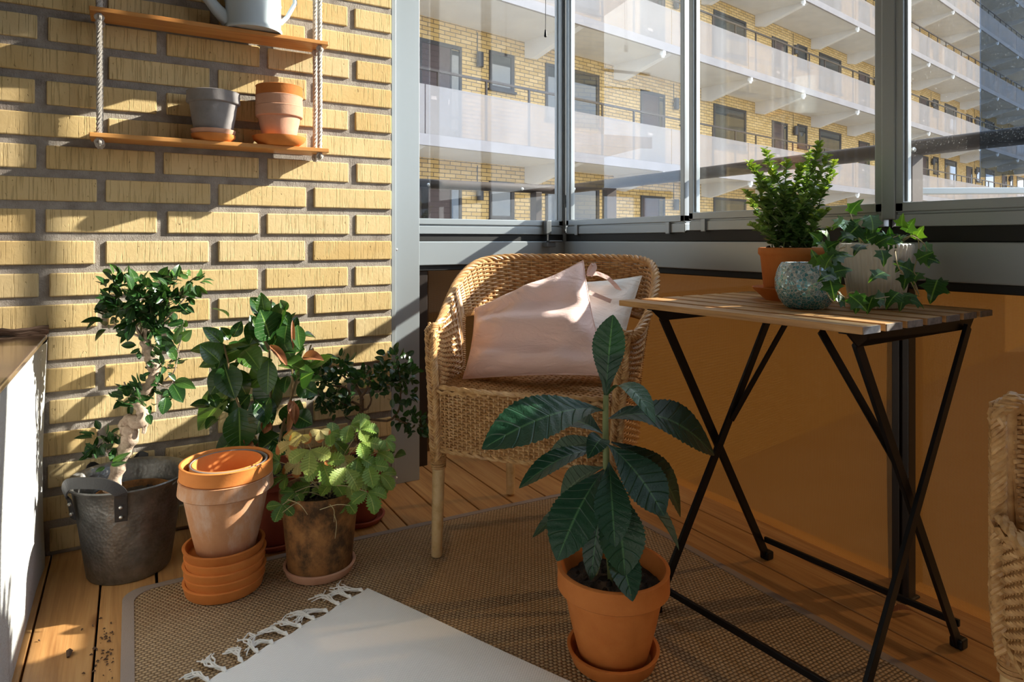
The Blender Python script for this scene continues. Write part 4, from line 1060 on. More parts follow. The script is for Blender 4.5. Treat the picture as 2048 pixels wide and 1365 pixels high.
for a in (0.105, 0.562):
    # angle bracket under the slats, ends cut slanting
    mb = MB()
    prof = [(-0.0, 0.6905), (WT-0.01, 0.6905), (WT-0.035, 0.664), (0.035, 0.664)]
    if a > 0.3:
        hole = [(0.066+0.0058*math.cos(-PI/2-2*PI*k/12), 0.6775+0.0058*math.sin(-PI/2-2*PI*k/12)) for k in range(13)]
        prof = prof[:3]+[(0.066, 0.664)]+hole+[(0.0662, 0.664)]+prof[3:]
    mb.prism([TB(a, b, z) for b, z in prof], ET*0.004); mb.box((a-0.015, 0.004, -0.0165), (a+0.004, WT-0.014, -0.0138), Mt)
    steel('bracket', mb)
    mb = MB(); mb.bar(TB(a-0.006, 0.046, 0.672), TB(a-0.006, 0.440, 0.004), 0.022, 0.008, ET); steel('leg', mb)
    mb = MB(); mb.bar(TB(a+0.010, WT-0.062, 0.672), TB(a+0.010, 0.004, 0.004), 0.022, 0.008, ET); steel('leg', mb)
    mb = MB()
    if a < 0.3: mb.bar(TB(a+0.013, 0.270, 0.400), TB(a+0.062, WT-0.03, 0.688), 0.018, 0.004, ET)
    else: mb.bar(TB(a-0.010, 0.188, 0.435), TB(a-0.058, 0.022, 0.688), 0.018, 0.004, ET)
    steel('brace', mb)
    mb = MB(); mb.lathe([(0, 0.004), (0.004, 0.003), (0.0055, 0)], (0, 0, 0), 12); c_ = TB(a-0.011, 0.240, 0.347)
    mb.v = [tuple(c_+ET*(-q[2])+EP*q[0]+UP*q[1]) for q in mb.v]; build('pivot_rivet', mb, M['rivet'], tb)
    for b in (0.440, 0.004):
        mb = MB(); c_ = TB(a+(0.010 if b < 0.2 else -0.006), b, 0.0); mb.box((-0.013, -0.013, 0.0), (0.013, 0.013, 0.022), Matrix.Translation(c_)); steel('foot', mb, 0.004)
for b in (0.022, 0.430):
    mb = MB(); mb.bar(TB(0.10 if b > 0.2 else 0.112, b+0.0, 0.055), TB(0.562, b, 0.055), 0.008, 0.014); steel('foot_bar', mb)
mb = MB(); mb.bar(TB(0.112, 0.24, 0.347), TB(0.56, 0.24, 0.347), 0.008, 0.008)
# ------------------------------------------------------------------ sisal rug with taupe binding
rx0, rx1, ry1, ry0 = -0.018, 1.335, 1.838, -0.9
rg = thing('sisal_rug', 'brown sisal rug with taupe fabric border on the decking', 'rug', (0.65, 0.5, 0.0005))
def rug_outline(i):   # inset outline, rounded far-left corner
    x0, x1, y1 = rx0+i, rx1-i, ry1-i; r = 0.05
    pts = [(x0-0.004, ry0), (x0, 1.3)]
    for k in range(9):
        a = PI-PI/2*k/8; pts.append((x0+r+r*math.cos(a), y1-r+r*math.sin(a)))
    pts += [(0.3, y1+0.003), (0.57, y1), (1.0, y1-0.012), (1.20, y1-0.022), (x1, y1-0.035), (x1+0.004, 1.3), (x1+0.001, 1.1), (x1, ry0)]
    return pts
o_, i_ = rug_outline(0), rug_outline(0.024)
mb = MB(); top = [V((x, y, 0.0045)) for x, y in i_]
b0 = mb.add(top); mb.face([b0+k for k in range(len(top))][::-1])
build('weave', mb, M['sisal'], rg, smooth=False)
mb = MB(); rows = [[V((x, y, 0.0005)) for x, y in o_], [V((x, y, 0.0040)) for x, y in o_], [V((x*0.5+q*0.5, y*0.5+w_*0.5, 0.0064)) for (x, y), (q, w_) in zip(o_, i_)], [V((x, y, 0.0060)) for x, y in i_], [V((x, y, 0.0040)) for x, y in i_]]
mb.grid([r[::-1] for r in rows]); build('binding', mb, M['taupe'], rg)

# ------------------------------------------------------------------ white cotton rug with fringe
C0 = V((0.494, 1.544, 0)); ES = V((-0.904, -0.427, 0)).normalized(); EL = V((0.402, -0.916, 0)).normalized()
wr_ = thing('cotton_rug', 'white woven cotton rug with tasselled fringe lying askew on the sisal', 'rug', C0+V((0, 0, 0.0065)))
mb = MB(); rows = []; rr = random.Random(2)
for j in range(31):
    row = []
    for i in range(23):
        p = C0+ES*(0.60*i/22)+EL*(1.7*j/30)
        if j == 0: p = p+EL*0.004*math.sin(i*1.7)
        row.append(V((p.x, p.y, 0.0098+0.0009*math.sin(i*0.9+j*0.7)+0.0006*math.sin(i*2.3))))
    rows.append(row)
mb.grid([r[::-1] for r in rows]); bt = [[V((p.x, p.y, 0.0066)) for p in r] for r in rows]
ed = [rows[0], bt[0]]; mb.grid(ed); mb.grid([[r[0] for r in rows][::-1], [r[0] for r in bt][::-1]]); mb.grid([[r[-1] for r in rows], [r[-1] for r in bt]])
me_ = MB()
body = build('woven_field', mb, M['cotton'], wr_)
for k in range(17):
    mb = MB(); q = 0.018+0.565*k/16
    base = C0+ES*q; an = rr.uniform(-0.5, 0.9)
    d0 = (-EL*math.cos(an)+ES*math.sin(an)).normalized(); ln = rr.uniform(0.045, 0.078); cv = rr.uniform(-0.5, 0.5)
    mb.tube([base+EL*0.004+V((0, 0, 0.011)), base-EL*0.005+V((0, 0, 0.0125)), base-EL*0.010+V((0, 0, 0.011))], [0.002, 0.0048, 0.003], 7)
    for s_ in range(9):
        sp_ = rr.uniform(-0.30, 0.30); pts = []
        for i in range(8):
            f = i/7; a_ = an+sp_*f+cv*f*f*1.4+0.18*math.sin(f*7+s_)
            p = base-EL*0.008+(-EL*math.cos(a_)+ES*math.sin(a_))*ln*f*(0.8+0.25*((s_*37 % 10)/10))
            pts.append(V((p.x, p.y, 0.0075+0.004*math.sin(f*3.1)+0.0008*s_*(1-f))))
        mb.tube(pts, 0.0013, 4)
    build('tassel', mb, M['cottonf'], wr_)

# ------------------------------------------------------------------ crumbs of soil and dry leaf bits
mb = MB(); rr = random.Random(8)
def crumb(p, s):
    a = rr.uniform(0, 6.28); d = V((math.cos(a), math.sin(a), 0))*s
    mb.tube([p-d, p+V((0, 0, s*0.5)), p+d], [s*0.3, s*0.6, s*0.25], 5)
for k in range(70):
    u, v = rr.gauss(212, 15), rr.gauss(1300, 26)
    p = PZ(u, v, 0.0); 
    if p.x < -0.03: crumb(V((p.x, p.y, 0.0015)), rr.uniform(0.0008, 0.0035))
for (u, v, s) in ((139, 1311, 0.011), (78, 1284, 0.003), (164, 1262, 0.003), (222, 1249, 0.003), (260, 1228, 0.002), (167, 1350, 0.003)):
    p = PZ(u, v, 0.0); crumb(V((p.x, p.y, 0.002)), s)
tag(build('soil_crumbs', mb, M['leafdry']), 'dark soil crumbs and leaf scraps on the boards beside the rug', 'crumbs', kind='stuff')
p = PZ(1806, 1228, 0); mb = MB(); mb.t = 0.1
mb.leaf(p+V((-0.022, 0.012, 0.004)), p+V((0.024, -0.012, 0.004)), UP, 0.022, bend=0.12, fold=0.6, serr=0.15)
tag(build('dry_leaf', mb, M['brownleaf']), 'curled dead leaf on the boards under the table', 'leaf')
# ------------------------------------------------------------------ plants
def rdir(rr, zmin=-1.0):
    while True:
        v = V((rr.uniform(-1, 1), rr.uniform(-1, 1), rr.uniform(-1, 1)))
        if 0.05 < v.length < 1:
            v.normalize()
            if v.z >= zmin: return v
def px(n, t): return n*t/FPX
def cluster(mb, c, r, n, L, W, rr, shape='ell', up=0.35, tone=(0.05, 0.75), flat=(1, 1, 0.8), bend=0.1, mat=0, cambias=0.25):
    c = V(c); toCam = (CAM-c).normalized()
    for k in range(n):
        d = rdir(rr); q = c+V((d.x*flat[0], d.y*flat[1], d.z*flat[2]))*r*(0.35+0.65*rr.random()**0.6)
        out = (d+V((0, 0, rr.uniform(-0.5, 0.7)))+rdir(rr)*0.7).normalized()
        N = (V((0, 0, 1))*up+d*0.5+toCam*cambias+rdir(rr)*0.6)
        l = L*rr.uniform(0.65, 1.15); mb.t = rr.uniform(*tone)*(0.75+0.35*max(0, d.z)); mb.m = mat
        mb.leaf(q, q+out*l, N, W*rr.uniform(0.8, 1.15)*l/L, bend=bend*rr.uniform(-0.3, 1.3), fold=rr.uniform(0.1, 0.5), shape=shape, nv=6, nh=1)
    mb.m = 0
def twig(mb, pts, r0, r1, n=7, rr=None, jit=0.0):
    pts = [V(p) for p in pts]; m_ = len(pts); out = []
    for i in range(m_-1):
        p0, p1, p2, p3 = pts[max(0, i-1)], pts[i], pts[i+1], pts[min(m_-1, i+2)]
        for k in range(4):
            t = k/4; out.append(0.5*((2*p1)+(p2-p0)*t+(2*p0-5*p1+4*p2-p3)*t*t+(3*p1-p0-3*p2+p3)*t*t*t))
    out.append(pts[-1])
    if rr: out = [p+rdir(rr)*jit for p in out]
    mb.tube(out, [r0+(r1-r0)*i/(len(out)-1) for i in range(len(out))], n)
    return out

# --- twisted ficus bonsai in the bucket
rr = random.Random(21); t0 = 1.70
fb = thing('ficus_bonsai', 'ficus bonsai with twisted pale trunk growing from the metal bucket', 'potted plant', (bc[0]+0.005, bc[1], 0.175))
mb = MB()
tr = [PT(222, 985, 1.68), PT(236, 938, 1.69), PT(252, 895, 1.69), PT(262, 868, 1.69), PT(252, 850, 1.70), PT(262, 842, 1.69), PT(280, 846, 1.68), PT(284, 825, 1.69), PT(276, 805, 1.70), PT(288, 785, 1.70), PT(302, 765, 1.70), PT(308, 745, 1.70), PT(305, 722, 1.70), PT(297, 700, 1.70), PT(290, 680, 1.70), PT(296, 650, 1.70)]
rad = [0.021, 0.018, 0.020, 0.021, 0.019, 0.018, 0.015, 0.013, 0.013, 0.014, 0.013, 0.015, 0.017, 0.016, 0.012, 0.008]
pts = []; rads = []
for i in range(len(tr)-1):
    p0, p1, p2, p3 = tr[max(0, i-1)], tr[i], tr[i+1], tr[min(len(tr)-1, i+2)]
    for k in range(5):
        t = k/5; pts.append(0.5*((2*p1)+(p2-p0)*t+(2*p0-5*p1+4*p2-p3)*t*t+(3*p1-p0-3*p2+p3)*t*t*t)); rads.append((rad[i]*(1-t)+rad[i+1]*t)*(1+0.16*math.sin(i*2.1+k*1.3)))
mb.tube(pts, rads, 12, flat=0.85)
for (u0, v0, u1, v1, u2, v2, r_) in ((290, 690, 270, 650, 255, 600, .005), (293, 670, 310, 620, 340, 585, .005), (297, 655, 330, 640, 375, 590, .004), (290, 680, 260, 665, 230, 650, .004), (276, 838, 290, 845, 287, 868, .010), (284, 820, 296, 835, 290, 856, .007), (268, 850, 246, 846, 243, 868, .008), (270, 800, 258, 785, 248, 765, .004), (305, 745, 325, 745, 345, 720, .003), (330, 760, 350, 740, 358, 700, .0022), (236, 930, 215, 905, 205, 880, .003), (240, 905, 238, 880, 228, 870, .003), (308, 760, 330, 775, 345, 765, .0022), (352, 710, 362, 680, 368, 640, .0018)):
    twig(mb, [PT(u0, v0, t0), PT(u1, v1, t0-0.01), PT(u2, v2, t0-0.015)], r_, r_*0.45, 6, rr, 0.001)
build('trunk', mb, M['bark'], fb)
mb = MB()
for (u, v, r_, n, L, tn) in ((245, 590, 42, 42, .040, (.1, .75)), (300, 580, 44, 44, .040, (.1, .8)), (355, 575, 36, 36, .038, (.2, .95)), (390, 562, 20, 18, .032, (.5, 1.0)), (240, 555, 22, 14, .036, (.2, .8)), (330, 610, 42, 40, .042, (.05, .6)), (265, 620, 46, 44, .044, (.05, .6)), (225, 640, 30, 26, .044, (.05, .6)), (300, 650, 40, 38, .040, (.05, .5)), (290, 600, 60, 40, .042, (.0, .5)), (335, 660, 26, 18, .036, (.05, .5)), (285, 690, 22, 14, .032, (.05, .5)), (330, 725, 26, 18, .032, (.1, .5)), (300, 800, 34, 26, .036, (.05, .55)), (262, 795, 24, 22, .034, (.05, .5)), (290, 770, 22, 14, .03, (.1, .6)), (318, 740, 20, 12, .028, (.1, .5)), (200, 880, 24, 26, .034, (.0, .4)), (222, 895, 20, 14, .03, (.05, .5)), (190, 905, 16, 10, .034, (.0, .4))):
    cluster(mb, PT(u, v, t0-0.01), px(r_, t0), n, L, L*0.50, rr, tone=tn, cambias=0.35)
for (b, e, w_, tn) in (((352, 690), (365, 648), 16, .8), ((362, 680), (384, 660), 22, .75), ((352, 720), (330, 690), 18, .7), ((345, 768), (366, 806), 30, .55), ((350, 762), (392, 778), 22, .8), ((332, 795), (325, 830), 24, .5), ((296, 830), (302, 850), 14, .5), ((355, 700), (310, 688), 20, .6), ((370, 655), (372, 640), 9, .9), ((225, 925), (262, 905), 12, .8), ((222, 930), (256, 925), 10, .6), ((210, 935), (190, 945), 9, .7)):
    mb.t = tn; B, E = PT(*b, t0-0.03), PT(*e, t0-0.045); mb.leaf(B, E, (CAM-B)+UP*0.3+rdir(rr)*0.4, px(w_, t0), bend=0.12, fold=0.25)
build('foliage', mb, M['ficus'], fb)

# --- camellia behind the pots
rr = random.Random(33); t1 = 1.86
base = PT(548, 985, t1)
cm = thing('camellia_plant', 'leggy camellia with large glossy leaves behind the pot stack', 'potted plant', (base.x, base.y, 0.0))
mb = MB(); mb.lathe(pot_profile(0.098, 0.07, 0.20, 0.2), (base.x, base.y, 0.008), 44); build('pot', mb, M['terrar'], cm)
mb = MB(); mb.lathe(saucer_profile(0.10, 0.02), (base.x, base.y, 0.0), 44); build('saucer', mb, M['terrar'], cm)
soil_disc(cm, (base.x, base.y, 0.188), 0.086, 5)
mb = MB()
def B_(u, v, dt=0.0): return PT(u, v, t1+dt)
stems = [[(545, 985), (543, 880), (540, 760), (538, 660), (543, 600)], [(540, 960), (510, 880), (470, 790), (455, 720), (448, 690)], [(550, 960), (562, 870), (590, 770), (612, 720), (622, 690)], [(540, 950), (500, 860), (480, 800), (468, 740)], [(560, 900), (578, 820), (585, 760), (580, 690)], [(538, 700), (520, 660), (515, 630)]]
for i, s_ in enumerate(stems): twig(mb, [B_(u, v, 0.02*math.sin(i*2.1+k)) for k, (u, v) in enumerate(s_)], 0.0048, 0.0022, 7, rr, 0.0008)
build('stem', mb, M['stem'], cm)
mb = MB(); mbb = MB()
big = [((500, 690), (398, 735), 30, .65), ((470, 770), (396, 862), 56, .75), ((478, 815), (480, 905), 52, .35), ((465, 700), (380, 702), 22, .6), ((440, 725), (400, 690), 40, .6), ((448, 728), (470, 798), 44, .2), ((460, 735), (420, 790), 40, .25), ((470, 740), (495, 795), 36, .25), ((490, 700), (520, 740), 40, .7), ((470, 690), (520, 690), 30, .6), ((445, 690), (405, 655), 26, .35), ((460, 680), (440, 655), 20, .3), ((538, 720), (535, 790), 34, .55), ((555, 750), (528, 835), 62, .08), ((540, 795), (512, 870), 44, .2), ((500, 790), (462, 850), 40, .15), ((510, 800), (545, 850), 40, .1), ((545, 735), (500, 775), 46, .7), ((560, 730), (610, 742), 40, .75), ((600, 760), (628, 745), 42, .45), ((590, 745), (625, 725), 30, .6), ((615, 735), (665, 712), 26, .8), ((528, 690), (500, 630), 34, .5), ((540, 680), (520, 620), 60, .15), ((545, 660), (575, 605), 44, .55), ((560, 670), (585, 720), 40, .6), ((555, 690), (610, 700), 34, .6), ((535, 640), (500, 595), 34, .25), ((530, 630), (522, 585), 24, .6), ((545, 640), (550, 700), 36, .3), ((520, 640), (498, 690), 40, .1), ((575, 640), (568, 690), 30, .5), ((580, 655), (592, 625), 12, .4), ((575, 620), (560, 600), 14, .7), ((595, 770), (635, 790), 36, .4), ((575, 850), (600, 800), 44, .2), ((560, 870), (520, 900), 46, .15), ((545, 880), (585, 905), 46, .12), ((480, 880), (430, 905), 46, .1), ((500, 880), (455, 900), 50, .3), ((590, 830), (625, 850), 34, .25), ((595, 650), (600, 700), 22, .6), ((470, 770), (440, 740), 30, .5), ((510, 740), (545, 720), 30, .7)]
for (b, e, w_, tn) in big:
    dt = rr.uniform(-0.045, 0.03); B, E = B_(*b, dt), B_(*e, dt-rr.uniform(0.0, 0.03)); mb.t = tn
    mb.leaf(B, E, (CAM-B).normalized()+UP*0.55+rdir(rr)*0.45, px(w_, t1)*1.2, bend=rr.uniform(-0.05, 0.2), fold=rr.uniform(0.15, 0.4), nv=10, nh=2)
for k in range(46):
    s_ = rr.choice(stems); i = rr.randrange(1, len(s_)); u, v = s_[i]; u += rr.gauss(0, 20); v = max(625, v+rr.gauss(0, 22))
    B = B_(u, v, rr.uniform(-0.03, 0.06)); d = rdir(rr); mb.t = rr.uniform(0.0, 0.45)
    mb.leaf(B, B+d*rr.uniform(0.04, 0.065), UP+(CAM-B).normalized()*0.5+rdir(rr)*0.5, 0.034, bend=0.12, fold=0.3)
for (b, e, w_) in (((605, 715), (648, 722), 24), ((540, 690), (575, 735), 18), ((585, 640), (586, 700), 8), ((580, 800), (590, 850), 22), ((535, 840), (528, 868), 22), ((588, 800), (575, 870), 14), ((500, 880), (492, 895), 22)):
    B, E = B_(*b, -0.04), B_(*e, -0.05); mbb.t = rr.uniform(0.2, 0.9); mbb.leaf(B, E, (CAM-B).normalized()+UP*0.4, px(w_, t1), bend=0.15, fold=0.7, twist=0.5)
build('foliage', mb, M['camel'], cm)
plabel(build('withered_leaves', mbb, M['brownleaf'], cm), 'rust brown withered leaves')

# --- small-leaved bonsai by the aluminium profile
rr = random.Random(41); t2 = 1.96
base = PZ(722, 1045, 0.0)+V((0.0, 0.02, 0))
jb = thing('jade_bonsai', 'small round-leaved bonsai in a red pot beside the grey profile', 'potted plant', (base.x, base.y, 0.0))
mb = MB(); mb.lathe(saucer_profile(0.078, 0.018), (base.x, base.y, 0.0), 44); build('saucer', mb, M['terrar'], jb)
mb = MB(); mb.lathe(pot_profile(0.080, 0.055, 0.175, 0.2), (base.x, base.y, 0.008), 44); build('pot', mb, M['terrar'], jb)
soil_disc(jb, (base.x, base.y, 0.172), 0.07, 6)
mb = MB()
def C_(u, v, dt=0.0): return PT(u, v, t2+dt)
twig(mb, [C_(727, 955), C_(722, 900), C_(718, 860), C_(722, 830), C_(724, 800)], 0.012, 0.006, 9, rr, 0.001)
for q in ([(722, 812), (705, 805), (690, 810), (675, 800)], [(724, 800), (715, 780), (690, 755), (668, 745)], [(722, 795), (735, 775), (740, 740), (728, 760)], [(724, 835), (760, 842), (785, 838), (800, 810), (800, 760), (795, 730)], [(722, 820), (735, 818), (742, 800), (738, 785)], [(700, 790), (688, 775), (665, 772), (645, 770)], [(790, 838), (808, 845), (820, 850)], [(726, 800), (712, 770), (690, 740)]):
    twig(mb, [C_(u, v, 0.015*math.sin(u)) for u, v in q], 0.0045, 0.0018, 6, rr, 0.001)
build('trunk', mb, M['barkd'], jb)
mb = MB()
for (u, v, r_, n) in ((640, 770, 30, 40), (660, 740, 30, 34), (680, 735, 28, 30), (690, 752, 30, 30), (670, 800, 30, 34), (675, 825, 22, 20), (730, 760, 30, 36), (748, 752, 24, 26), (790, 722, 30, 40), (780, 745, 32, 36), (805, 748, 28, 32), (800, 775, 34, 36), (815, 790, 22, 20), (825, 845, 24, 28), (840, 858, 18, 18), (805, 838, 18, 14), (705, 808, 14, 8), (650, 800, 20, 18), (765, 770, 22, 18), (640, 745, 20, 18)):
    cluster(mb, C_(u, v, rr.uniform(-0.02, 0.02)), px(r_, t2), n, 0.027, 0.0165, rr, 'round', tone=(0.0, 0.6), cambias=0.3)
for (b, e, w_) in (((790, 912), (812, 910), 22), ((765, 905), (748, 880), 22), ((745, 890), (758, 862), 26), ((770, 915), (790, 905), 14)):
    B, E = C_(*b, -0.1), C_(*e, -0.12); mb.t = 0.75; mb.leaf(B, E, (CAM-B).normalized()+UP, px(w_, t2), bend=0.1, fold=0.2)
build('foliage', mb, M['ficus'], jb)

# --- strawberry in the stained pot
rr = random.Random(52); t3 = 1.65
sb = V((0.4186, 1.70, 0))
zr_ = 0.0065
pot_thing('plant_saucer', 'pinkish clay saucer on the sisal rug under the stained pot', 'saucer', (sb.x, sb.y, zr_), saucer_profile(0.090, 0.022, 0.082), M['terrap'])
st = thing('strawberry_plant', 'yellowing strawberry plant in a dark stained clay pot', 'potted plant', (sb.x, sb.y, zr_+0.0085))
mb = MB(); mb.lathe([(0.0, 0.0), (0.074, 0.0), (0.079, 0.004), (0.084, 0.06), (0.091, 0.13), (0.0965, 0.178), (0.099, 0.181), (0.1005, 0.186), (0.101, 0.200), (0.099, 0.2035), (0.094, 0.203), (0.092, 0.198), (0.086, 0.13), (0.074, 0.02), (0.0, 0.012)], (sb.x, sb.y, zr_+0.0085), 64, 0.006, seed=2)
build('pot', mb, M['terraw'], st)
soil_disc(st, (sb.x, sb.y, 0.196), 0.087, 8, 0.008)
def tri_leaf(mb, hub, d, N, s, rr, tone, m=0):
    N = V(N).normalized(); d = V(d); d = (d-N*N.dot(d)).normalized(); sd = d.cross(N)
    for an, k in ((-1.15, 0.85), (0, 1.0), (1.15, 0.85)):
        dd = d*math.cos(an)+sd*math.sin(an); mb.t = max(0, min(1, tone+rr.uniform(-0.1, 0.1))); mb.m = m
        mb.leaf(hub+dd*s*0.03, hub+dd*s*k-N*s*0.12*rr.random(), N+dd*0.15, s*0.72*k, bend=rr.uniform(0.02, 0.16), fold=rr.uniform(0.12, 0.4), shape='wedge', nv=16, nh=3, serr=0.15, corr=0.022, nveins=6)
    mb.m = 0
mb = MB(); ms = MB(); crown = PT(655, 985, t3+0.01)
spec = [((700, 850), 62, .55, 0), ((665, 880), 58, .3, 0), ((720, 885), 56, .6, 0), ((620, 900), 58, .75, 0), ((645, 925), 60, .6, 0), ((690, 935), 60, .65, 0), ((735, 930), 56, .45, 0), ((755, 905), 46, .5, 0), ((760, 950), 48, .5, 0), ((700, 965), 58, .7, 0), ((665, 965), 52, .55, 0), ((735, 985), 54, .45, 0), ((600, 925), 46, .8, 1), ((590, 885), 50, .3, 1), ((650, 900), 54, .9, 1), ((605, 870), 42, .2, 1), ((575, 955), 44, .35, 0), ((560, 925), 40, .35, 0), ((640, 985), 50, .25, 0), ((620, 970), 48, .2, 0), ((690, 1000), 40, .35, 0), ((720, 860), 44, .55, 0), ((770, 880), 34, .4, 0), ((680, 915), 46, .95, 1), ((745, 965), 44, .3, 0), ((660, 865), 36, .5, 0), ((565, 1010), 40, .05, 0), ((640, 860), 30, .8, 1), ((715, 915), 50, .4, 0), ((590, 985), 40, .1, 0)]
for (h, s_, tn, m_) in spec:
    hub = PT(*h, t3-0.02+rr.uniform(-0.06, 0.05)); outd = V((hub.x-crown.x, hub.y-crown.y, 0)); outd = outd.normalized() if outd.length > 0.01 else V((1, 0, 0))
    N = UP*0.75+(CAM-hub).normalized()*0.65+outd*0.35+rdir(rr)*0.35
    tri_leaf(mb, hub, outd-UP*0.5+rdir(rr)*0.6, N, px(s_, t3)*0.86, rr, tn, m_)
    mid = crown.lerp(hub, 0.5)+UP*0.015; twig(ms, [crown+rdir(rr)*0.015, mid, hub], 0.0014, 0.001, 5)
for (b, e) in (((575, 1000), (615, 1030)), ((660, 1010), (668, 1045)), ((600, 1005), (560, 1030)), ((668, 1030), (670, 1078)), ((640, 1020), (700, 1012))):
    twig(ms, [PT(*b, 1.58), PT((b[0]+e[0])/2+4, (b[1]+e[1])/2-6, 1.56), PT(*e, 1.555)], 0.0012, 0.0007, 4)
build('foliage', mb, [M['straw'], M['strawy']], st); build('stalks', ms, M['vine'], st)

# --- loquat in the foreground pot
lp = XY(1226, 1.32)
pot_thing('plant_saucer', 'orange clay saucer under the foreground loquat pot', 'saucer', (lp[0], lp[1], zr_), saucer_profile(0.0925, 0.030, 0.082), M['terra'])
lq = thing('loquat_plant', 'young loquat with large dark leaves in a terracotta pot', 'potted plant', (lp[0], lp[1], zr_+0.0085))
mb = MB(); mb.lathe(pot_profile(0.1125, 0.068, 0.182, 0.24, wall=0.09), (lp[0], lp[1], zr_+0.0085), 72); build('pot', mb, M['terra'], lq)
soil_disc(lq, (lp[0], lp[1], 0.163), 0.099, 12, 0.009)
mb = MB(); tl = 1.32
twig(mb, [PT(1224, 1165, tl), PT(1218, 1080, tl), PT(1214, 980, tl), PT(1212, 900, tl), PT(1211, 840, tl), PT(1212, 790, tl)], 0.0085, 0.0055, 10)
twig(mb, [PT(1190, 1150, tl-0.02), PT(1197, 1135, tl-0.01), PT(1200, 1120, tl)], 0.004, 0.002, 6)
build('stem', mb, M['stemg'], lq)
rr = random.Random(64)
#        base        tip        width  t_b   t_t   normal(cam,up,right) bend fold tone back curl
leaves = [((1212, 792), (1226, 630), 62, 1.32, 1.33, (1, .1, -.35), .03, .22, .30, 0, 0),
          ((1208, 822), (966, 888), 100, 1.32, 1.19, (.75, .8, -.1), .13, .18, .55, 0, .05),
          ((1213, 795), (1310, 832), 46, 1.32, 1.20, (.5, 1.0, .3), .32, .25, .75, 0, .10),
          ((1222, 838), (1434, 898), 104, 1.33, 1.30, (.55, .9, .3), .22, .15, .06, 0, .08),
          ((1216, 838), (1300, 832), 40, 1.34, 1.40, (.6, .8, .2), .05, .25, .15, 0, .0),
          ((1205, 868), (1125, 838), 52, 1.34, 1.42, (.3, .9, -.2), .10, .2, .12, 0, .0),
          ((1206, 882), (1100, 905), 38, 1.33, 1.40, (.8, .5, -.2), .06, .3, .4, 1, .0),
          ((1208, 905), (1038, 968), 46, 1.32, 1.24, (.55, 1, 0), .16, .25, .35, 0, .06),
          ((1206, 890), (1180, 905), 40, 1.31, 1.25, (.8, .6, 0), .35, .3, .2, 0, .2),
          ((1216, 890), (1332, 1028), 88, 1.31, 1.22, (.85, .6, .35), .10, .15, .32, 0, .06),
          ((1222, 885), (1371, 1030), 78, 1.34, 1.36, (.6, .7, .6), .16, .2, .12, 0, .06),
          ((1208, 940), (1112, 1118), 92, 1.31, 1.20, (.9, .55, -.3), .10, .16, .40, 0, .05),
          ((1218, 925), (1230, 1092), 66, 1.30, 1.19, (1, .45, 0), .10, .18, .38, 0, .05),
          ((1220, 960), (1252, 1152), 84, 1.31, 1.22, (.95, .5, .2), .13, .16, .55, 0, .05),
          ((1218, 1040), (1266, 1202), 58, 1.31, 1.20, (.9, .5, .2), .06, .22, .35, 0, .03),
          ((1222, 960), (1358, 1102), 40, 1.32, 1.27, (.4, .6, .9), .14, .5, .45, 1, .0),
          ((1210, 985), (1182, 1162), 42, 1.32, 1.28, (.9, .2, -.5), .06, .3, .10, 0, .0),
          ((1206, 935), (1120, 1000), 66, 1.34, 1.42, (.7, .7, -.3), .1, .2, .3, 1, .0),
          ((1208, 990), (1065, 1076), 30, 1.35, 1.42, (.6, .7, -.2), .12, .25, .12, 0, .0)]
for (b, e, w_, tb_, te, nn, bend, fold, tn, back, curl) in leaves:
    mb = MB(); mb.t = tn; B, E = PT(*b, tb_), PT(*e, te)
    N = (CAM-(B+E)/2).normalized()*nn[0]+UP*nn[1]+RT*nn[2]
    mb.leaf(B, E, N, px(w_, 0.5*(tb_+te))*1.2, bend=bend, fold=fold, shape='obl', nv=46, nh=7, serr=0.035, corr=0.015, nveins=13, curl=curl)
    build('leaf', mb, M['loqback' if back else 'loquat'], lq)
mb = MB(); B = PT(1211, 795, tl)
for (u, v) in ((1205, 752), (1222, 765)): mb.t = .7; mb.leaf(B, PT(u, v, tl), (CAM-B), 0.007, fold=0.5)
build('bud', mb, M['loqback'], lq)

# --- boxwood on the table
rr = random.Random(71)
cb = XY(1583, 1.595); zt_ = 0.705
pot_thing('plant_saucer', 'clay saucer on the slatted table under the boxwood pot', 'saucer', (cb[0], cb[1], zt_), [(0, 0), (0.060, 0), (0.062, 0.002), (0.088, 0.026), (0.091, 0.031), (0.087, 0.032), (0.080, 0.026), (0.058, 0.008), (0, 0.007)], M['terra'])
bx_ = thing('boxwood_plant', 'bright boxwood sprigs in a plain terracotta pot on the table', 'potted plant', (cb[0], cb[1], zt_+0.0085))
mb = MB(); mb.lathe([(0, 0), (0.060, 0), (0.062, 0.003), (0.0715, 0.098), (0.0735, 0.100), (0.0765, 0.104), (0.0765, 0.116), (0.074, 0.119), (0.070, 0.118), (0.058, 0.01), (0, 0.01)], (cb[0], cb[1], zt_+0.0085), 64); build('pot', mb, M['terrap' if False else 'terra'], bx_)
soil_disc(bx_, (cb[0], cb[1], zt_+0.118), 0.067, 14)
mb = MB(); ms = MB(); tb0 = 1.595
tips = [(1498, 325), (1512, 345), (1528, 300), (1545, 340), (1560, 375), (1573, 322), (1590, 370), (1605, 330), (1620, 305), (1640, 285), (1655, 312), (1665, 355), (1500, 400), (1520, 400), (1655, 420), (1670, 322), (1535, 360), (1610, 390), (1580, 400), (1630, 350), (1645, 380), (1500, 450), (1660, 460), (1550, 430), (1600, 440), (1490, 385), (1630, 430), (1515, 370)]
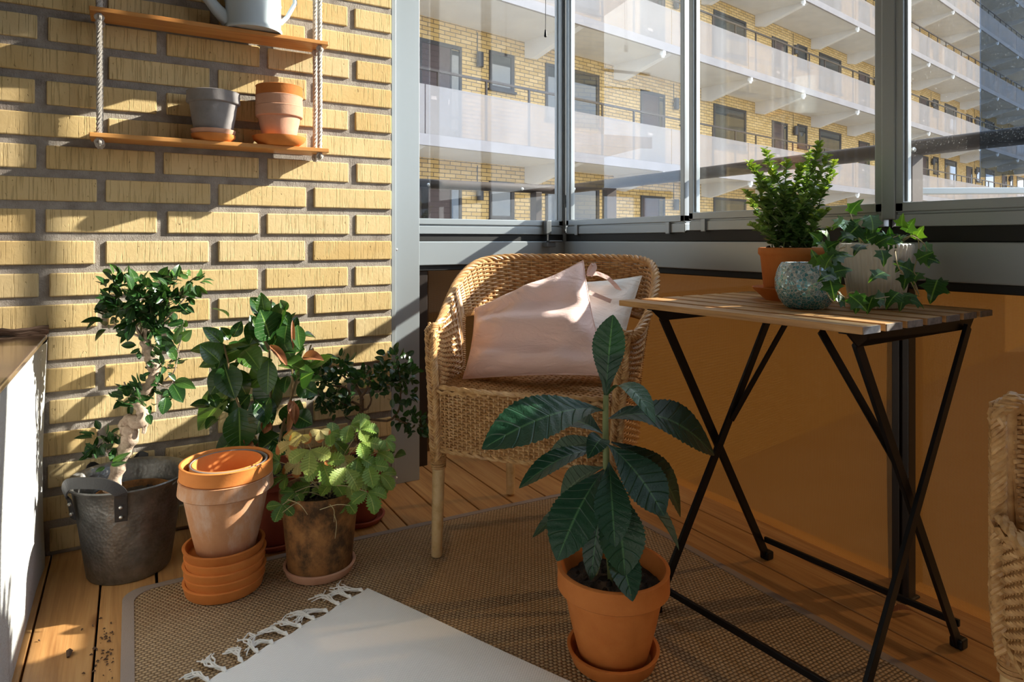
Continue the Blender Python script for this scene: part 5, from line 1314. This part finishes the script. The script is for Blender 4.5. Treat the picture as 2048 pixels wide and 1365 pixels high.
for i, (u, v) in enumerate(tips):
    dt = rr.uniform(-0.05, 0.06); b = V((cb[0]+rr.uniform(-.045, .045), cb[1]+rr.uniform(-.045, .045), zt_+0.115)); e = PT(u, v, tb0+dt)
    mid = b.lerp(e, 0.55)+rdir(rr)*0.012; sp = twig(ms, [b, mid, e], 0.0016, 0.0009, 5)
    n_ = int((e-b).length/0.0052)
    for k in range(n_):
        f = 0.12+0.88*k/max(1, n_-1); j = min(len(sp)-1, int(f*(len(sp)-1))); p = sp[j].lerp(sp[min(len(sp)-1, j+1)], (f*(len(sp)-1))%1)
        for sgn in (-1, 1):
            a = k*2.4+(0 if sgn < 0 else PI)+rr.uniform(-.4, .4); d = V((math.cos(a), math.sin(a), rr.uniform(0.1, 0.9))).normalized(); L = 0.0190*rr.uniform(0.75, 1.15)*(1.1 if f < 0.9 else 0.8)
            mb.t = max(0, min(1, (f**1.6)*0.95*rr.uniform(0.45, 1.15)+0.05))
            mb.leaf(p, p+d*L, UP*0.8+d*0.2+rdir(rr)*0.5, L*0.62, bend=0.1, fold=0.3, shape='round', nv=4, nh=1)
build('stems', ms, M['stemg'], bx_); build('foliage', mb, M['box'], bx_)

# --- mosaic candle glass
cmz = XY(1612, 1.405)
mb = MB(); mb.lathe([(0, 0), (0.036, 0), (0.042, 0.003), (0.055, 0.020), (0.0625, 0.044), (0.0625, 0.062), (0.058, 0.082), (0.052, 0.094), (0.050, 0.0975), (0.048, 0.096), (0.054, 0.080), (0.058, 0.06), (0.057, 0.04), (0.048, 0.015), (0, 0.008)], (0, 0, 0), 64)
o = build('candle_holder', mb, M['mosaic']); o.location = (cmz[0], cmz[1], zt_); tag(o, 'round teal crackle-glass mosaic candle holder on the table', 'candle holder')

# --- ivy in the ribbed planter
ci = XY(1752, 1.415)
iv = thing('ivy_plant', 'trailing ivy in an off-white ribbed planter on the table', 'potted plant', (ci[0], ci[1], zt_))
mb = MB(); rows = []; nr = 264
for r_, z in [(0.0, 0.001), (0.047, 0.001), (0.0505, 0.004), (0.0705, 0.132), (0.0705, 0.1365), (0.069, 0.138), (0.066, 0.1365), (0.064, 0.13), (0.048, 0.012), (0.0, 0.01)]:
    rib = 0.0017 if 0.002 < z < 0.1345 and r_ > 0.05 else 0
    rows.append([V((ci[0]+(r_+rib*math.cos(k*PI/3))*math.cos(2*PI*k/nr), ci[1]+(r_+rib*math.cos(k*PI/3))*math.sin(2*PI*k/nr), zt_+z)) for k in range(nr)])
mb.grid(rows, cu=True); build('planter', mb, M['ribbed'], iv)
soil_disc(iv, (ci[0], ci[1], zt_+0.122), 0.063, 15)
IVY = [(0.0, 0.0), (-0.16, 0.05), (-0.36, 0.02), (-0.30, 0.22), (-0.50, 0.40), (-0.30, 0.47), (-0.17, 0.60), (-0.12, 0.80), (0.0, 1.0)]
IVY = IVY+[(-x, y) for x, y in IVY[::-1][1:-1]]
def ivy_leaf(mb, B, T, N, tone, rr, wide=1.0):
    B, T = V(B), V(T); a = T-B; L = a.length; ax = a/L; N = V(N); N = (N-ax*ax.dot(N)).normalized(); S = ax.cross(N); mb.t = tone
    def P(x, y): return B+ax*(y*L)+S*(x*L*wide*1.1)+N*(L*(0.10*4*y*(1-y)-0.10*y*y+0.22*abs(x)-0.5*x*x))
    ctr = [P(0, y) for y in (0.0, 0.3, 0.5, 0.75, 1.0)]
    for sg in (1, -1):
        half = [(abs(x)*sg, y) for x, y in IVY[:9]]
        rim = [P(x, y) for x, y in half]; inn = [P(x*0.5, 0.25+0.5*y if i < 5 else y) for i, (x, y) in enumerate(half)]
        b = mb.add(rim); c = mb.add([P(0, 0.12+0.85*i/8) for i in range(9)])
        for i in range(8):
            q = (b+i, b+i+1, c+i+1, c+i) if sg < 0 else (c+i, c+i+1, b+i+1, b+i)
            x0, x1 = half[i][0], half[i+1][0]; y0, y1 = half[i][1], half[i+1][1]
            uvr = [(0.5+x0, y0), (0.5+x1, y1)]; uvc = [(0.5, 0.12+0.85*(i+1)/8), (0.5, 0.12+0.85*i/8)]
            mb.face(q, (uvr+uvc) if sg < 0 else [uvc[1], uvc[0], uvr[1], uvr[0]])
mb = MB(); ms = MB(); ti = 1.38
vines = [[(1690, 490, 0), (1672, 505, -.05), (1660, 540, -.06), (1680, 590, -.08), (1725, 600, -.10), (1770, 595, -.10), (1800, 590, -.08)],
         [(1790, 488, 0), (1792, 515, -.06), (1800, 540, -.07), (1822, 565, -.05), (1832, 590, -.03), (1825, 610, -.03)],
         [(1800, 488, .02), (1830, 470, .0), (1838, 500, -.01), (1828, 545, -.02), (1850, 555, -.03), (1870, 568, -.05)],
         [(1795, 490, 0), (1820, 472, -.02), (1850, 490, -.02), (1852, 520, -.02)],
         [(1800, 545, -.05), (1826, 560, -.04), (1838, 590, -.04), (1828, 570, -.02)],
         [(1735, 495, .0), (1715, 470, -.01), (1705, 440, -.01), (1700, 425, 0)], [(1725, 495, .0), (1712, 465, .0), (1690, 450, -.01)],
         [(1690, 495, 0), (1650, 510, -.02), (1640, 545, -.05), (1662, 600, -.08), (1690, 610, -.08)], [(1760, 490, 0), (1780, 478, -.02), (1800, 470, -.02)], [(1690, 600, -.08), (1700, 585, -.10), (1720, 588, -.10)]]
for q in vines: twig(ms, [PT(u, v, ti+d) for u, v, d in q], 0.0013, 0.0009, 5)
build('vines', ms, M['vine'], iv)
lv = [((1701, 428), (1722, 402), .6, -.01), ((1725, 440), (1752, 455), .45, -.01), ((1740, 430), (1745, 470), .45, -.02), ((1718, 450), (1690, 478), .05, -.02), ((1690, 445), (1672, 450), .8, -.02), ((1690, 440), (1670, 455), .75, -.01), ((1700, 455), (1722, 440), .35, -.01), ((1705, 470), (1680, 478), .2, -.03), ((1735, 480), (1762, 468), .25, -.02), ((1750, 490), (1778, 475), .3, -.03), ((1765, 485), (1790, 492), .3, -.03), ((1725, 490), (1712, 505), .1, -.03), ((1780, 480), (1806, 488), .35, -.02), ((1805, 455), (1805, 440), .9, -.0), ((1812, 465), (1820, 452), .85, .0), ((1830, 480), (1836, 470), .9, -.0), ((1845, 490), (1860, 505), .8, -.01), ((1850, 505), (1855, 525), .75, -.02), ((1845, 515), (1862, 520), .2, -.03), ((1812, 525), (1795, 540), .12, -.05), ((1826, 545), (1795, 530), .1, -.06), ((1833, 520), (1850, 512), .5, -.03), ((1838, 545), (1830, 560), .6, -.02), ((1815, 550), (1808, 575), .15, -.06), ((1875, 560), (1862, 600), .15, -.06), ((1870, 562), (1888, 580), .2, -.05), ((1830, 590), (1812, 595), .5, -.06), ((1820, 600), (1846, 615), .4, -.05), ((1806, 590), (1802, 612), .35, -.07), ((1798, 585), (1775, 612), .35, -.10), ((1770, 600), (1755, 598), .3, -.1), ((1745, 595), (1738, 615), .2, -.11), ((1715, 588), (1712, 622), .45, -.12), ((1700, 592), (1730, 618), .5, -.12), ((1762, 500), (1765, 515), .2, -.08), ((1770, 545), (1742, 560), .25, -.09), ((1668, 545), (1700, 540), .15, -.1), ((1655, 500), (1640, 490), .4, -.03), ((1650, 500), (1675, 485), .3, -.02), ((1655, 520), (1690, 508), .3, -.05), ((1660, 520), (1700, 512), .35, -.06), ((1640, 510), (1655, 535), .7, -.05), ((1660, 530), (1680, 560), .25, -.08), ((1665, 550), (1640, 560), .08, -.09), ((1660, 560), (1668, 595), .1, -.1), ((1640, 485), (1625, 470), .5, -.03), ((1660, 480), (1645, 465), .4, .0), ((1690, 605), (1672, 598), .08, -.08), ((1640, 530), (1625, 505), .3, -.04), ((1650, 540), (1662, 515), .3, -.07)]
rr = random.Random(83)
for (b, e, tn, d) in lv:
    B, E = PT(*b, ti+d), PT(*e, ti+d-0.01*rr.random()); c = (B+E)/2
    E = B+(E-B)*1.22
    if (E-B).length < 0.034: E = B+(E-B).normalized()*0.035
    ivy_leaf(mb, B, E, (CAM-c).normalized()*0.9+UP*0.6+rdir(rr)*0.55, tn, rr)
for k in range(26):
    a = rr.uniform(0, 2*PI); q = V((ci[0]+0.06*math.cos(a)*rr.random(), ci[1]+0.06*math.sin(a)*rr.random(), zt_+0.135+0.02*rr.random())); d = rdir(rr, 0.0)
    ivy_leaf(mb, q, q+d*0.034, UP+rdir(rr)*0.6, rr.uniform(0.05, 0.5), rr)
build('foliage', mb, M['ivy'], iv)
